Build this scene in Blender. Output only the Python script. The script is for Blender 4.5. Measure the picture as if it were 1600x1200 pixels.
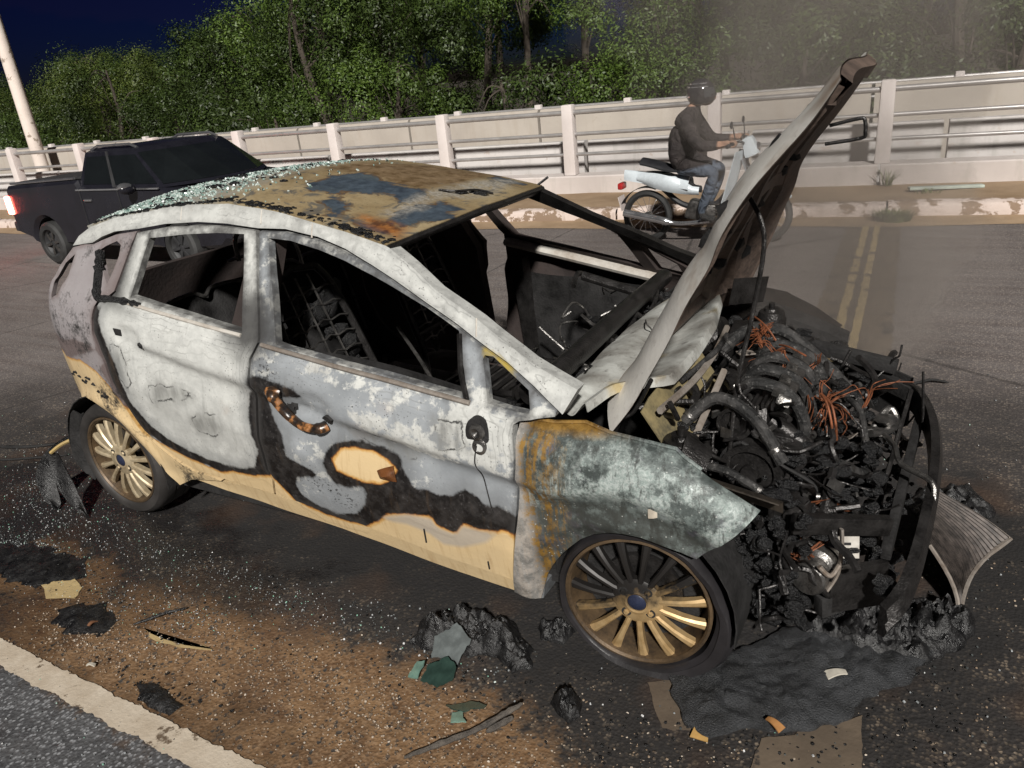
import bpy, bmesh, math, random
import numpy as np
from mathutils import Vector, Matrix, Euler, noise as mnoise
from mathutils.geometry import delaunay_2d_cdt
for _o in list(bpy.data.objects): bpy.data.objects.remove(_o)
SC = bpy.context.scene
COL = SC.collection
random.seed(7)
RNG = np.random.default_rng(7)
# ------------------------------------------------------------------ camera
cam_d = bpy.data.cameras.new('camera'); cam = bpy.data.objects.new('camera', cam_d); COL.objects.link(cam)
cam_d.lens = 26.814; cam_d.sensor_width = 36; cam_d.clip_start = .05; cam_d.clip_end = 3000
_r = Vector((.87073361, .48250179, -.09494738)); _u = Vector((-.10890421, .37748881, .91958799)); _f = Vector((-.47954443, .790376, -.38123867))
_m = Matrix((_r, _u, -_f)).transposed().to_4x4(); _m.translation = (.72263773, -2.56630728, 1.78550623)
cam.matrix_world = _m
SC.camera = cam
# ------------------------------------------------------------------ night sky and the street light direction
SUN_EL, SUN_AZ = 37.0, 30.0          # height of the street light; azimuth off -y towards -x
wd = bpy.data.worlds.new('World'); SC.world = wd; wd.use_nodes = True
_n = wd.node_tree; _bg = _n.nodes['Background']
_sk = _n.nodes.new('ShaderNodeTexSky'); _sk.sky_type = 'NISHITA'; _sk.sun_disc = False
_sk.sun_elevation = math.radians(-3); _sk.sun_rotation = math.radians(-14)
_sk.air_density = .6; _sk.dust_density = .0; _sk.ozone_density = 6.0
_n.links.new(_sk.outputs[0], _bg.inputs[0]); _bg.inputs[1].default_value = .05
sun_d = bpy.data.lights.new('sun', 'SUN'); sun = bpy.data.objects.new('sun', sun_d); COL.objects.link(sun)
sun_d.energy = 3.0; sun_d.angle = math.radians(3); sun_d.color = (1.0, .965, .91)
_el, _az = math.radians(SUN_EL), math.radians(SUN_AZ)
_tol = Vector((math.sin(_az) * math.cos(_el), -math.cos(_az) * math.cos(_el), math.sin(_el)))
sun.rotation_euler = _tol.to_track_quat('Z', 'Y').to_euler(); sun.location = (0, -6, 8)
SC.view_settings.view_transform = 'Standard'; SC.view_settings.look = 'None'
SC.view_settings.exposure = .80; SC.view_settings.gamma = 1.0
SC.render.engine = 'CYCLES'
SC.cycles.max_bounces = 6; SC.cycles.diffuse_bounces = 3; SC.cycles.glossy_bounces = 3; SC.cycles.transparent_max_bounces = 8; SC.cycles.volume_bounces = 0
SC.cycles.use_denoising = True

# ------------------------------------------------------------------ helpers
def tag(o, label=None, cat=None, group=None, kind=None):
    if label: o['label'] = label
    if cat: o['category'] = cat
    if group: o['group'] = group
    if kind: o['kind'] = kind
    return o
def empty(name, loc=(0, 0, 0), rz=0):
    o = bpy.data.objects.new(name, None); COL.objects.link(o); o.location = loc; o.rotation_euler.z = rz
    o.empty_display_size = .1
    return o
def children(o): return [c for c in bpy.data.objects if c.parent == o]
def copy_tree(o, parent=None, kids=None):
    c = o.copy(); COL.objects.link(c); c.parent = parent
    for ch in KIDS.get(o.name, []): copy_tree(ch, c)
    return c
KIDS = {}

ORD = 'first second third fourth fifth sixth seventh eighth ninth tenth eleventh twelfth thirteenth fourteenth fifteenth sixteenth seventeenth eighteenth nineteenth twentieth twenty-first twenty-second twenty-third twenty-fourth twenty-fifth twenty-sixth twenty-seventh twenty-eighth twenty-ninth thirtieth thirty-first thirty-second'.split()
class MB:
    """collects vertices and faces; build() links them as one mesh object"""
    def __init__(s): s.v = []; s.f = []; s.attrs = {}
    def add(s, vs, fs):
        o = len(s.v); s.v += [tuple(map(float, p)) for p in vs]; s.f += [tuple(i + o for i in f) for f in fs]; return s
    def merge(s, other, M=None):
        vs = other.v if M is None else [tuple(M @ Vector(p)) for p in other.v]
        return s.add(vs, other.f)
    def box(s, c, d, rot=None, taper=1.0, bev=0):
        x, y, z = (k / 2 for k in d)
        vs = [(-x, -y, -z), (x, -y, -z), (x, y, -z), (-x, y, -z), (-x * taper, -y * taper, z), (x * taper, -y * taper, z), (x * taper, y * taper, z), (-x * taper, y * taper, z)]
        fs = [(3, 2, 1, 0), (4, 5, 6, 7), (0, 1, 5, 4), (1, 2, 6, 5), (2, 3, 7, 6), (3, 0, 4, 7)]
        if bev > 0:
            bm = bmesh.new(); bv = [bm.verts.new(p) for p in vs]
            for f in fs: bm.faces.new([bv[i] for i in f])
            bmesh.ops.bevel(bm, geom=list(bm.edges), offset=bev, segments=2, profile=.6, affect='EDGES')
            bm.verts.index_update(); vs = [tuple(v.co) for v in bm.verts]; fs = [tuple(v.index for v in f.verts) for f in bm.faces]; bm.free()
        R = (Euler(rot).to_matrix() if rot is not None and not isinstance(rot, Matrix) else rot)
        c = Vector(c)
        return s.add([(R @ Vector(p) if R else Vector(p)) + c for p in vs], fs)
    def tube(s, pts, r, n=8, caps=True, flat=1.0):
        pts = [Vector(p) for p in pts]; k = len(pts)
        rs = r if isinstance(r, (list, tuple)) else [r] * k
        vs = []; fs = []
        t0 = (pts[1] - pts[0]).normalized()
        up = Vector((0, 0, 1)) if abs(t0.z) < .9 else Vector((1, 0, 0))
        a = t0.cross(up).normalized()
        for i in range(k):
            t = (pts[min(i + 1, k - 1)] - pts[max(i - 1, 0)]).normalized()
            a = (a - t * a.dot(t)).normalized(); b = t.cross(a)
            for j in range(n):
                w = 2 * math.pi * j / n
                vs.append(pts[i] + (a * math.cos(w) + b * math.sin(w) * flat) * rs[i])
        for i in range(k - 1):
            for j in range(n):
                fs.append((i * n + j, i * n + (j + 1) % n, (i + 1) * n + (j + 1) % n, (i + 1) * n + j))
        if caps: fs.append(tuple(reversed(range(n)))); fs.append(tuple((k - 1) * n + j for j in range(n)))
        return s.add(vs, fs)
    def cyl(s, p0, p1, r0, r1=None, n=16, caps=True): return s.tube([p0, p1], [r0, r0 if r1 is None else r1], n, caps)
    def lathe(s, prof, c, axis, n=32, closed=False, fn=None, a0=0, a1=2 * math.pi):
        """prof: (radius, along-axis) pairs"""
        ax = Vector(axis).normalized(); c = Vector(c)
        e1 = ax.cross(Vector((0, 0, 1)) if abs(ax.z) < .9 else Vector((1, 0, 0))).normalized(); e2 = ax.cross(e1)
        k = len(prof); vs = []; fs = []
        for j in range(n):
            w = a0 + (a1 - a0) * j / n; d = e1 * math.cos(w) + e2 * math.sin(w)
            for (r, h) in prof:
                p = c + d * r + ax * h
                vs.append(fn(p, w, r, h) if fn else p)
        for j in range(n):
            for i in range(k if closed else k - 1):
                i2 = (i + 1) % k; j2 = (j + 1) % n
                fs.append((j * k + i, j * k + i2, j2 * k + i2, j2 * k + i))
        return s.add(vs, fs)
    def grid(s, fn, nu, nv, thick=0):
        """fn(u,v)->point, u,v in 0..1"""
        P = [[Vector(fn(i / nu, j / nv)) for j in range(nv + 1)] for i in range(nu + 1)]
        W = nv + 1
        vs = [p for r in P for p in r]; fs = [(i * W + j, i * W + j + 1, (i + 1) * W + j + 1, (i + 1) * W + j) for i in range(nu) for j in range(nv)]
        if thick:
            ns = []
            for i in range(nu + 1):
                for j in range(nv + 1):
                    a = P[min(i + 1, nu)][j] - P[max(i - 1, 0)][j]; b = P[i][min(j + 1, nv)] - P[i][max(j - 1, 0)]
                    ns.append(a.cross(b).normalized())
            o = len(vs); vs = vs + [p + n * thick for p, n in zip(vs, ns)]
            fs = fs + [tuple(q + o for q in reversed(f)) for f in fs]
            rim = [(0, j) for j in range(nv)] + [(i, nv) for i in range(nu)] + [(nu, j) for j in range(nv, 0, -1)] + [(i, 0) for i in range(nu, 0, -1)]
            idx = [i * W + j for i, j in rim]
            for a, b in zip(idx, idx[1:] + idx[:1]): fs.append((b, a, a + o, b + o))
        return s.add(vs, fs)
    def prism(s, poly, fn, t0, t1):
        """poly of 2-D points, fn(p,q,t)->3-D; a slab from t0 to t1"""
        n = len(poly); vs = [fn(p, q, t0) for p, q in poly] + [fn(p, q, t1) for p, q in poly]
        fs = [tuple(reversed(range(n))), tuple(range(n, 2 * n))] + [(i, (i + 1) % n, n + (i + 1) % n, n + i) for i in range(n)]
        return s.add(vs, fs)
    def lump(s, c, r, seed=0, rough=.35, sub=2, freq=1.6, flat=0):
        bm = bmesh.new(); bmesh.ops.create_icosphere(bm, subdivisions=sub, radius=1)
        o = Vector((seed * 3.1, seed * 1.7, seed * .9)); r = Vector(r) if hasattr(r, '__len__') else Vector((r, r, r)); vs = []
        for v in bm.verts:
            k = 1 + rough * (mnoise.noise(v.co * freq + o) + .5 * mnoise.noise(v.co * freq * 2.7 + o))
            p = Vector((v.co.x * r.x, v.co.y * r.y, v.co.z * r.z)) * k
            if flat and p.z < -flat: p.z = -flat
            vs.append(p + Vector(c))
        bm.verts.index_update()
        fs = [tuple(v.index for v in f.verts) for f in bm.faces]; bm.free()
        return s.add(vs, fs)
    def build(s, name, mat, parent=None, smooth=35, kind=None, attrs=None):
        me = bpy.data.meshes.new(name); me.from_pydata(s.v, [], s.f); me.validate(verbose=False)
        bm = bmesh.new(); bm.from_mesh(me); bmesh.ops.recalc_face_normals(bm, faces=bm.faces); bm.to_mesh(me); bm.free()
        if smooth:
            me.polygons.foreach_set('use_smooth', [True] * len(me.polygons))
            try: me.set_sharp_from_angle(angle=math.radians(smooth))
            except Exception: pass
        if mat is not None: me.materials.append(mat)
        for k, a in (attrs or {}).items():
            at = me.attributes.new(k, 'FLOAT', 'POINT'); at.data.foreach_set('value', np.asarray(a, dtype=np.float32))
        o = bpy.data.objects.new(name, me); COL.objects.link(o)
        if parent is not None: o.parent = parent; KIDS.setdefault(parent.name, []).append(o)
        if kind: o['kind'] = kind
        return o

def catmull(pts, m=6):
    pts = [Vector(p) for p in pts]; out = []
    for i in range(len(pts) - 1):
        p0 = pts[max(i - 1, 0)]; p1 = pts[i]; p2 = pts[i + 1]; p3 = pts[min(i + 2, len(pts) - 1)]
        for k in range(m):
            t = k / m
            out.append(.5 * ((2 * p1) + (p2 - p0) * t + (2 * p0 - 5 * p1 + 4 * p2 - p3) * t * t + (3 * p1 - p0 - 3 * p2 + p3) * t ** 3))
    return out + [pts[-1]]
def sdf(P, poly):
    """signed distance (negative inside) of points P (n,2) to a polygon"""
    P = np.asarray(P, float); Q = np.asarray(poly, float); d = np.full(len(P), 1e9); ins = np.zeros(len(P), bool)
    for a, b in zip(Q, np.roll(Q, -1, 0)):
        e = b - a; w = P - a; t = np.clip((w @ e) / max(e @ e, 1e-12), 0, 1); d = np.minimum(d, np.hypot(*(w - t[:, None] * e).T))
        c = ((a[1] <= P[:, 1]) & (b[1] > P[:, 1])) | ((b[1] <= P[:, 1]) & (a[1] > P[:, 1]))
        with np.errstate(divide='ignore', invalid='ignore'):
            xx = a[0] + (P[:, 1] - a[1]) / (b[1] - a[1] if b[1] != a[1] else 1e-9) * e[0]
        ins ^= c & (P[:, 0] < xx)
    return np.where(ins, -d, d)

def dens(poly, step):
    o = []
    for a, b in zip(poly, np.roll(poly, -1, 0)):
        k = max(1, int(math.ceil(np.hypot(*(b - a)) / step)))
        o += [a + (b - a) * i / k for i in range(k)]
    return np.array(o)
# ------------------------------------------------------------------ material nodes
class NT:
    def __init__(s, name):
        s.m = bpy.data.materials.new(name); s.m.use_nodes = True; s.t = s.m.node_tree; s.t.nodes.clear()
        s.out = s.t.nodes.new('ShaderNodeOutputMaterial'); s._obj = None
    def n(s, typ, **kw):
        nd = s.t.nodes.new(typ)
        for k, v in kw.items(): setattr(nd, k, v)
        return nd
    def put(s, sock, v):
        if v is None: return
        if isinstance(v, bpy.types.NodeSocket): s.t.links.new(v, sock)
        elif isinstance(v, (int, float)) and sock.type == 'RGBA': sock.default_value = (v, v, v, 1)
        elif isinstance(v, (tuple, list)) and len(v) == 3 and sock.type == 'RGBA': sock.default_value = (*v, 1)
        else: sock.default_value = v
    def obj(s):
        if s._obj is None: s._obj = s.n('ShaderNodeTexCoord').outputs['Object']
        return s._obj
    def pos(s): return s.n('ShaderNodeNewGeometry').outputs['Position']
    def map(s, vec, scale=(1, 1, 1), rot=(0, 0, 0), loc=(0, 0, 0)):
        nd = s.n('ShaderNodeMapping'); s.put(nd.inputs[0], vec); nd.inputs['Scale'].default_value = scale; nd.inputs['Rotation'].default_value = rot; nd.inputs['Location'].default_value = loc
        return nd.outputs[0]
    def noise(s, scale, detail=4, rough=.55, vec=None, dist=0, col=False):
        nd = s.n('ShaderNodeTexNoise'); s.put(nd.inputs['Vector'], vec if vec is not None else s.obj())
        nd.inputs['Scale'].default_value = scale; nd.inputs['Detail'].default_value = detail; nd.inputs['Roughness'].default_value = rough; nd.inputs['Distortion'].default_value = dist
        return nd.outputs[1 if col else 0]
    def voro(s, scale, vec=None, feat='F1', out='Distance', rand=1):
        nd = s.n('ShaderNodeTexVoronoi', feature=feat); s.put(nd.inputs['Vector'], vec if vec is not None else s.obj()); nd.inputs['Scale'].default_value = scale; nd.inputs['Randomness'].default_value = rand
        return nd.outputs[out]
    def math(s, op, a, b=None, c=None, clamp=False):
        nd = s.n('ShaderNodeMath', operation=op, use_clamp=clamp)
        for i, v in enumerate((a, b, c)): s.put(nd.inputs[i], v)
        return nd.outputs[0]
    def rng(s, v, a, b, c=0., d=1., smooth=False):
        nd = s.n('ShaderNodeMapRange', clamp=True)
        if smooth: nd.interpolation_type = 'SMOOTHSTEP'
        for i, q in enumerate((v, a, b, c, d)): s.put(nd.inputs[i], q)
        return nd.outputs[0]
    def ramp(s, fac, stops, interp='LINEAR'):
        nd = s.n('ShaderNodeValToRGB'); s.put(nd.inputs[0], fac); r = nd.color_ramp; r.interpolation = interp
        while len(r.elements) < len(stops): r.elements.new(.5)
        for e, (p, c) in zip(r.elements, stops): e.position = p; e.color = (*c, 1) if len(c) == 3 else c
        return nd.outputs[0]
    def mix(s, fac, a, b, blend='MIX'):
        nd = s.n('ShaderNodeMix', data_type='RGBA', blend_type=blend)
        s.put(nd.inputs[0], fac); s.put(nd.inputs[6], a); s.put(nd.inputs[7], b); return nd.outputs[2]
    def attr(s, name): return s.n('ShaderNodeAttribute', attribute_name=name).outputs['Fac']
    def sep(s, v):
        nd = s.n('ShaderNodeSeparateXYZ'); s.put(nd.inputs[0], v); return nd.outputs
    def bump(s, h, strength=.3, dist=.01, prev=None):
        nd = s.n('ShaderNodeBump'); s.put(nd.inputs['Height'], h); nd.inputs['Strength'].default_value = strength; nd.inputs['Distance'].default_value = dist
        if prev is not None: s.put(nd.inputs['Normal'], prev)
        return nd.outputs[0]
    def bsdf(s, color, rough=.6, metal=0., normal=None, spec=None, **kw):
        nd = s.n('ShaderNodeBsdfPrincipled'); s.put(nd.inputs['Base Color'], color); s.put(nd.inputs['Roughness'], rough); s.put(nd.inputs['Metallic'], metal)
        if normal is not None: s.put(nd.inputs['Normal'], normal)
        if spec is not None: s.put(nd.inputs['Specular IOR Level'], spec)
        for k, v in kw.items(): s.put(nd.inputs[k], v)
        s.t.links.new(nd.outputs[0], s.out.inputs[0]); s.b = nd
        return s.m
MAT = {}
def simple(name, col, rough=.6, metal=0., var=.25, scale=8., bump=.15, bd=.004, col2=None, spec=None, **kw):
    if name in MAT: return MAT[name]
    t = NT(name); n = t.noise(scale, 6); n2 = t.noise(scale * 7.3, 3)
    c2 = col2 or tuple(c * (1 - var * 1.6) for c in col)
    c = t.mix(t.rng(n, .3, .7), c2, col); c = t.mix(t.rng(n2, .35, .75, 0, .35), c, tuple(min(1, k * (1 + var)) for k in col))
    r = t.rng(n, .2, .8, max(.05, rough - .1), min(1, rough + .12))
    MAT[name] = t.bsdf(c, r, metal, t.bump(n2, bump, bd), spec, **kw); return MAT[name]
TR={'front_door':[(-1.496,1.322),(-1.366,1.319),(-1.212,1.295),(-1.085,1.258),(-0.96,1.212),(-0.767,1.129),(-0.589,1.051),(-0.398,0.962),(-0.216,0.859),(-0.22,0.839),(-0.327,0.821),(-0.343,0.811),(-0.333,0.711),(-0.352,0.53),(-0.412,0.224),(-0.627,0.243),(-0.899,0.274),(-1.141,0.31),(-1.358,0.329),(-1.471,0.336),(-1.443,0.413),(-1.449,0.465),(-1.439,0.537),(-1.433,0.65),(-1.42,0.769),(-1.412,0.852),(-1.4,0.92),(-1.376,0.97),(-1.434,1.141)],'front_window':[(-1.443,1.299),(-1.333,1.291),(-1.201,1.264),(-1.076,1.23),(-0.954,1.189),(-0.719,1.102),(-0.587,1.043),(-0.549,0.953),(-0.513,0.863),(-0.831,0.907),(-1.252,0.961),(-1.301,0.97),(-1.372,1.142)],'sail_window':[(-0.485,0.972),(-0.481,0.983),(-0.452,0.981),(-0.381,0.939),(-0.316,0.902),(-0.301,0.852),(-0.305,0.841),(-0.371,0.847),(-0.444,0.858)],'rear_door':[(-1.509,1.324),(-1.656,1.337),(-1.806,1.344),(-1.976,1.339),(-2.135,1.319),(-2.146,1.269),(-2.155,1.224),(-2.168,1.167),(-2.185,1.107),(-2.216,1.083),(-2.253,1.085),(-2.281,1.049),(-2.297,1.006),(-2.303,0.946),(-2.287,0.893),(-2.271,0.824),(-2.276,0.729),(-2.26,0.652),(-2.225,0.577),(-2.186,0.503),(-2.121,0.439),(-2.034,0.386),(-1.951,0.345),(-1.855,0.34),(-1.66,0.336),(-1.479,0.334),(-1.451,0.412),(-1.456,0.463),(-1.447,0.536),(-1.44,0.649),(-1.427,0.768),(-1.418,0.851),(-1.406,0.919),(-1.382,0.97),(-1.44,1.141)],'rear_window':[(-2.053,1.299),(-1.862,1.312),(-1.696,1.316),(-1.564,1.312),(-1.514,1.159),(-1.472,1.0),(-1.767,1.045),(-2.09,1.092),(-2.073,1.169),(-2.063,1.241)],'rear_quarter':[(-2.137,1.324),(-2.264,1.312),(-2.336,1.293),(-2.389,1.276),(-2.45,1.275),(-2.53,1.262),(-2.605,1.19),(-2.675,1.09),(-2.735,0.98),(-2.79,0.85),(-2.85,0.7),(-2.83,0.6),(-2.8,0.52),(-2.745,0.54),(-2.66,0.585),(-2.58,0.602),(-2.5,0.597),(-2.43,0.561),(-2.352,0.517),(-2.305,0.445),(-2.262,0.398),(-2.199,0.325),(-2.164,0.266),(-2.132,0.222),(-2.028,0.273),(-1.809,0.319),(-1.862,0.331),(-1.969,0.334),(-2.049,0.376),(-2.138,0.429),(-2.203,0.493),(-2.24,0.568),(-2.275,0.644),(-2.291,0.721),(-2.285,0.817),(-2.299,0.886),(-2.314,0.942),(-2.306,1.005),(-2.29,1.051),(-2.262,1.089),(-2.225,1.087),(-2.192,1.107),(-2.175,1.166),(-2.162,1.223),(-2.153,1.269)],'quarter_window':[(-2.341,1.253),(-2.303,1.27),(-2.246,1.287),(-2.217,1.273),(-2.213,1.234),(-2.227,1.179),(-2.246,1.132),(-2.278,1.164),(-2.311,1.209)],'fender':[(-0.337,0.819),(-0.285,0.817),(-0.232,0.815),(-0.138,0.819),(-0.056,0.801),(-0.029,0.798),(0.13,0.776),(0.149,0.762),(0.204,0.732),(0.253,0.704),(0.361,0.632),(0.304,0.567),(0.256,0.523),(0.202,0.47),(0.16,0.485),(0.112,0.495),(0.045,0.512),(-0.016,0.506),(-0.062,0.496),(-0.108,0.477),(-0.158,0.442),(-0.202,0.397),(-0.234,0.36),(-0.273,0.303),(-0.301,0.253),(-0.338,0.143),(-0.429,0.157),(-0.349,0.53),(-0.331,0.711)],'sill':[(-0.337,0.135),(-0.434,0.154),(-0.653,0.167),(-0.932,0.195),(-1.181,0.227),(-1.526,0.241),(-1.829,0.257),(-2.068,0.277),(-2.13,0.226),(-2.024,0.28),(-1.816,0.31),(-1.668,0.324),(-1.478,0.321),(-1.363,0.318),(-1.145,0.3),(-0.902,0.264),(-0.631,0.232),(-0.415,0.213),(-0.324,0.199)],'rail':[(-0.164,0.914),(-0.198,0.848),(-0.295,0.91),(-0.4,0.968),(-0.591,1.058),(-0.769,1.136),(-0.963,1.219),(-1.087,1.266),(-1.214,1.303),(-1.369,1.327),(-1.499,1.33),(-1.659,1.346),(-1.81,1.353),(-1.98,1.348),(-2.14,1.33),(-2.268,1.321),(-2.34,1.302),(-2.391,1.28),(-2.53,1.266),(-2.5,1.305),(-2.43,1.342),(-2.371,1.372),(-2.295,1.377),(-1.97,1.412),(-1.679,1.422),(-1.413,1.383),(-1.105,1.32),(-0.916,1.276),(-0.818,1.224),(-0.692,1.152),(-0.519,1.075),(-0.324,0.976)],'tan1':[(-2.95,0.78),(-2.7,0.8),(-2.6,0.79),(-2.5,0.805),(-2.387,0.764),(-2.312,0.709),(-2.274,0.637),(-2.195,0.491),(-2.072,0.446),(-1.951,0.41),(-1.764,0.378),(-1.682,0.406),(-1.555,0.413),(-1.445,0.438),(-1.396,0.374),(-1.343,0.311),(-1.23,0.286),(-1.1,0.28),(-1.034,0.289),(-0.953,0.345),(-0.893,0.397),(-0.793,0.422),(-0.69,0.429),(-0.671,0.399),(-0.604,0.383),(-0.568,0.433),(-0.495,0.425),(-0.435,0.433),(-0.402,0.45),(-0.364,0.427),(-0.36,0.0),(-3.0,0.0)],'tan2':[(-1.088,0.578),(-1.039,0.625),(-0.974,0.647),(-0.891,0.641),(-0.832,0.618),(-0.803,0.59),(-0.821,0.552),(-0.876,0.522),(-0.958,0.507),(-1.023,0.518),(-1.078,0.535)],'black1':[(-1.408,0.86),(-1.313,0.847),(-1.201,0.84),(-1.187,0.792),(-1.248,0.792),(-1.369,0.777),(-1.357,0.71),(-1.317,0.636),(-1.32,0.542),(-1.24,0.52),(-1.182,0.504),(-1.201,0.481),(-1.296,0.46),(-1.324,0.423),(-1.313,0.373),(-1.251,0.336),(-1.16,0.317),(-1.047,0.337),(-0.991,0.403),(-0.95,0.47),(-0.972,0.492),(-1.037,0.473),(-1.098,0.474),(-1.136,0.513),(-1.126,0.571),(-1.078,0.629),(-1.02,0.656),(-0.94,0.67),(-0.85,0.656),(-0.792,0.634),(-0.781,0.586),(-0.759,0.548),(-0.73,0.519),(-0.692,0.532),(-0.643,0.517),(-0.59,0.523),(-0.543,0.552),(-0.504,0.542),(-0.477,0.515),(-0.42,0.522),(-0.375,0.508),(-0.352,0.48),(-0.363,0.417),(-0.406,0.423),(-0.574,0.405),(-0.61,0.362),(-0.68,0.367),(-0.8,0.393),(-0.932,0.347),(-1.053,0.248),(-1.251,0.245),(-1.412,0.337),(-1.499,0.403),(-1.577,0.395),(-1.782,0.311),(-1.879,0.311),(-1.926,0.324),(-1.766,0.379),(-1.579,0.438),(-1.517,0.462),(-1.465,0.552),(-1.472,0.646),(-1.462,0.764)],'grey':[(-0.934,0.367),(-0.793,0.418),(-0.693,0.42),(-0.674,0.388),(-0.606,0.378),(-0.57,0.424),(-0.495,0.421),(-0.428,0.43),(-0.48,0.372),(-0.587,0.32),(-0.67,0.31),(-0.723,0.345),(-0.811,0.36),(-0.89,0.353)],'black2':[(-2.95,0.87),(-2.6,0.88),(-2.47,0.9),(-2.357,0.891),(-2.276,0.824),(-2.33,0.788),(-2.308,0.716),(-2.285,0.658),(-2.263,0.583),(-2.197,0.507),(-2.07,0.45),(-1.934,0.411),(-1.771,0.38),(-1.563,0.411),(-1.457,0.442),(-1.42,0.567),(-1.447,0.59),(-1.473,0.498),(-1.546,0.443),(-1.729,0.419),(-1.913,0.445),(-2.042,0.492),(-2.13,0.559),(-2.203,0.64),(-2.216,0.729),(-2.221,0.816),(-2.245,0.897),(-2.261,0.95),(-2.27,1.008),(-2.249,1.055),(-2.29,1.053),(-2.316,0.997),(-2.316,0.876),(-2.444,0.84),(-2.6,0.8),(-2.95,0.8)],'yellow_sail':[(-0.488,0.998),(-0.473,1.002),(-0.436,0.985),(-0.381,0.953),(-0.37,0.938),(-0.395,0.946),(-0.429,0.97),(-0.452,0.984),(-0.477,0.984)],'lamp_hole':[(-2.5,1.235),(-2.56,1.2),(-2.62,1.12),(-2.635,1.06),(-2.575,1.08),(-2.515,1.16)]}
# ================================================================== SETTING
def mat_road():
    t = NT('asphalt'); p = t.pos()
    sand = t.attr('sd_sand'); dark = t.attr('sd_dark'); wet = t.attr('sd_wet')
    n1 = t.noise(1.1, 6, .6, p); n2 = t.noise(9, 5, .6, p); n3 = t.noise(60, 3, .6, p)
    vc = t.voro(95, p, 'F1', 'Color'); vd = t.voro(95, p)
    vs = t.sep(vc)
    stone = t.math('MULTIPLY', t.rng(vs[0], .45, .85), t.rng(vd, .66, .40))
    tar = t.mix(t.rng(n1, .3, .7), (.014, .0125, .012), (.034, .029, .027))
    st = t.mix(vs[1], (.09, .068, .045), (.33, .26, .19))
    far = t.mix(t.rng(n1, .3, .7), (.112, .098, .094), (.168, .148, .142))
    far = t.mix(t.rng(t.noise(4, 4, .5, t.map(p, (.18, 2.2, 1))), .42, .66, 0, .8), far, (.10, .082, .077))
    far = t.mix(t.math('MULTIPLY', stone, .55), far, (.34, .29, .25))
    near = t.mix(t.math('MULTIPLY', stone, t.math('MULTIPLY', t.rng(n2, .40, .62), t.rng(n1, .35, .62, .25, 1))), tar, st)
    kd = t.rng(t.math('ADD', dark, t.math('MULTIPLY', t.math('SUBTRACT', n1, .5), 1.6)), -.7, 1.7, 0, 1, True)
    crk = t.voro(.55, t.map(p, (1, .55, 1), loc=(3, 2, 0)), 'DISTANCE_TO_EDGE'); far = t.mix(t.math('MULTIPLY', t.rng(t.math('ADD', crk, t.math('MULTIPLY', t.math('SUBTRACT', n2, .5), .02)), .008, .002), .7), far, (.04, .034, .031))
    c = t.mix(kd, near, far)
    # beyond the lane line: lamp sheen of wet asphalt painted in as paler colour
    wet_sheen = t.mix(t.math('MULTIPLY', stone, .8), t.mix(t.rng(n2, .35, .65), (.075, .076, .080), (.150, .151, .156)), (.46, .47, .49)); c = t.mix(t.rng(t.sep(p)[1], -1.63, -1.70), c, wet_sheen)
    # soot-black film around the wreck
    so = t.attr('sd_soot')
    kb = t.rng(t.math('ADD', so, t.math('MULTIPLY', t.math('SUBTRACT', n2, .5), .5)), -.12, .22, .85, 0, True)
    c = t.mix(kb, c, (.012, .011, .011))
    # washed sand
    sn = t.math('ADD', sand, t.math('ADD', t.math('MULTIPLY', t.math('SUBTRACT', n2, .5), .48), t.math('MULTIPLY', t.math('SUBTRACT', n3, .5), .16)))
    sn = t.math('ADD', sn, t.math('MULTIPLY', t.math('SUBTRACT', n1, .5), .25))
    ks = t.rng(sn, -.05, .11, 1, 0, True)
    sc = t.mix(t.rng(n2, .3, .72), (.095, .047, .019), (.25, .145, .067)); sc = t.mix(t.rng(n3, .45, .8, 0, .75), sc, (.38, .255, .155))
    sc = t.mix(t.rng(vs[2], .9, .99), sc, (.05, .045, .04))
    c = t.mix(t.math('MULTIPLY', ks, .94), c, sc)
    # oily brown run-off
    kr = t.math('MULTIPLY', t.rng(t.noise(2.3, 4, .5, p), .52, .68), t.rng(dark, .2, -.3)); c = t.mix(t.math('MULTIPLY', kr, .45), c, (.07, .035, .017))
    # wetness lowers roughness in patches
    kw = t.rng(t.math('ADD', wet, t.math('MULTIPLY', t.math('SUBTRACT', t.noise(5, 5, .6, p), .5), 1.1)), -.1, .25, 1, 0, True)
    rough = t.math('SUBTRACT', t.math('ADD', .84, t.math('MULTIPLY', n2, .1)), t.math('MULTIPLY', kw, t.rng(n3, .3, .7, .35, .68)))
    c = t.mix(t.math('MULTIPLY', kw, .35), c, (.02, .019, .02))
    b = t.bump(vd, .45, .006); b = t.bump(n3, .5, .006, b); b = t.bump(n2, .25, .02, b)
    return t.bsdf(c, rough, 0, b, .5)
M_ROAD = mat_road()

def mat_concrete(name, a, b2, stain=(.16, .12, .09), sk=.35, scale=3.0, rough=.85, streak=True, peel=None):
    t = NT(name); p = t.pos(); n1 = t.noise(scale, 6, .6, p); n2 = t.noise(scale * 9, 4, .6, p)
    c = t.mix(t.rng(n1, .3, .7), a, b2)
    if streak:
        s = t.noise(3.2, 5, .6, t.map(p, (2.2, 2.2, .25))); c = t.mix(t.rng(s, .55, .8, 0, sk), c, stain)
    c = t.mix(t.rng(n2, .62, .8, 0, .35), c, stain)
    if peel:
        q = t.noise(5.5, 6, .65, p); c = t.mix(t.rng(q, peel[1], peel[1] + .03), c, peel[0])
    return t.bsdf(c, rough, 0, t.bump(n2, .35, .006, t.bump(n1, .2, .02)), .3)
M_KERB = mat_concrete('kerb_paint', (.62, .52, .47), (.52, .43, .38), (.20, .14, .10), .75, 3.0, peel=((.24, .17, .12), .50))
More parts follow.
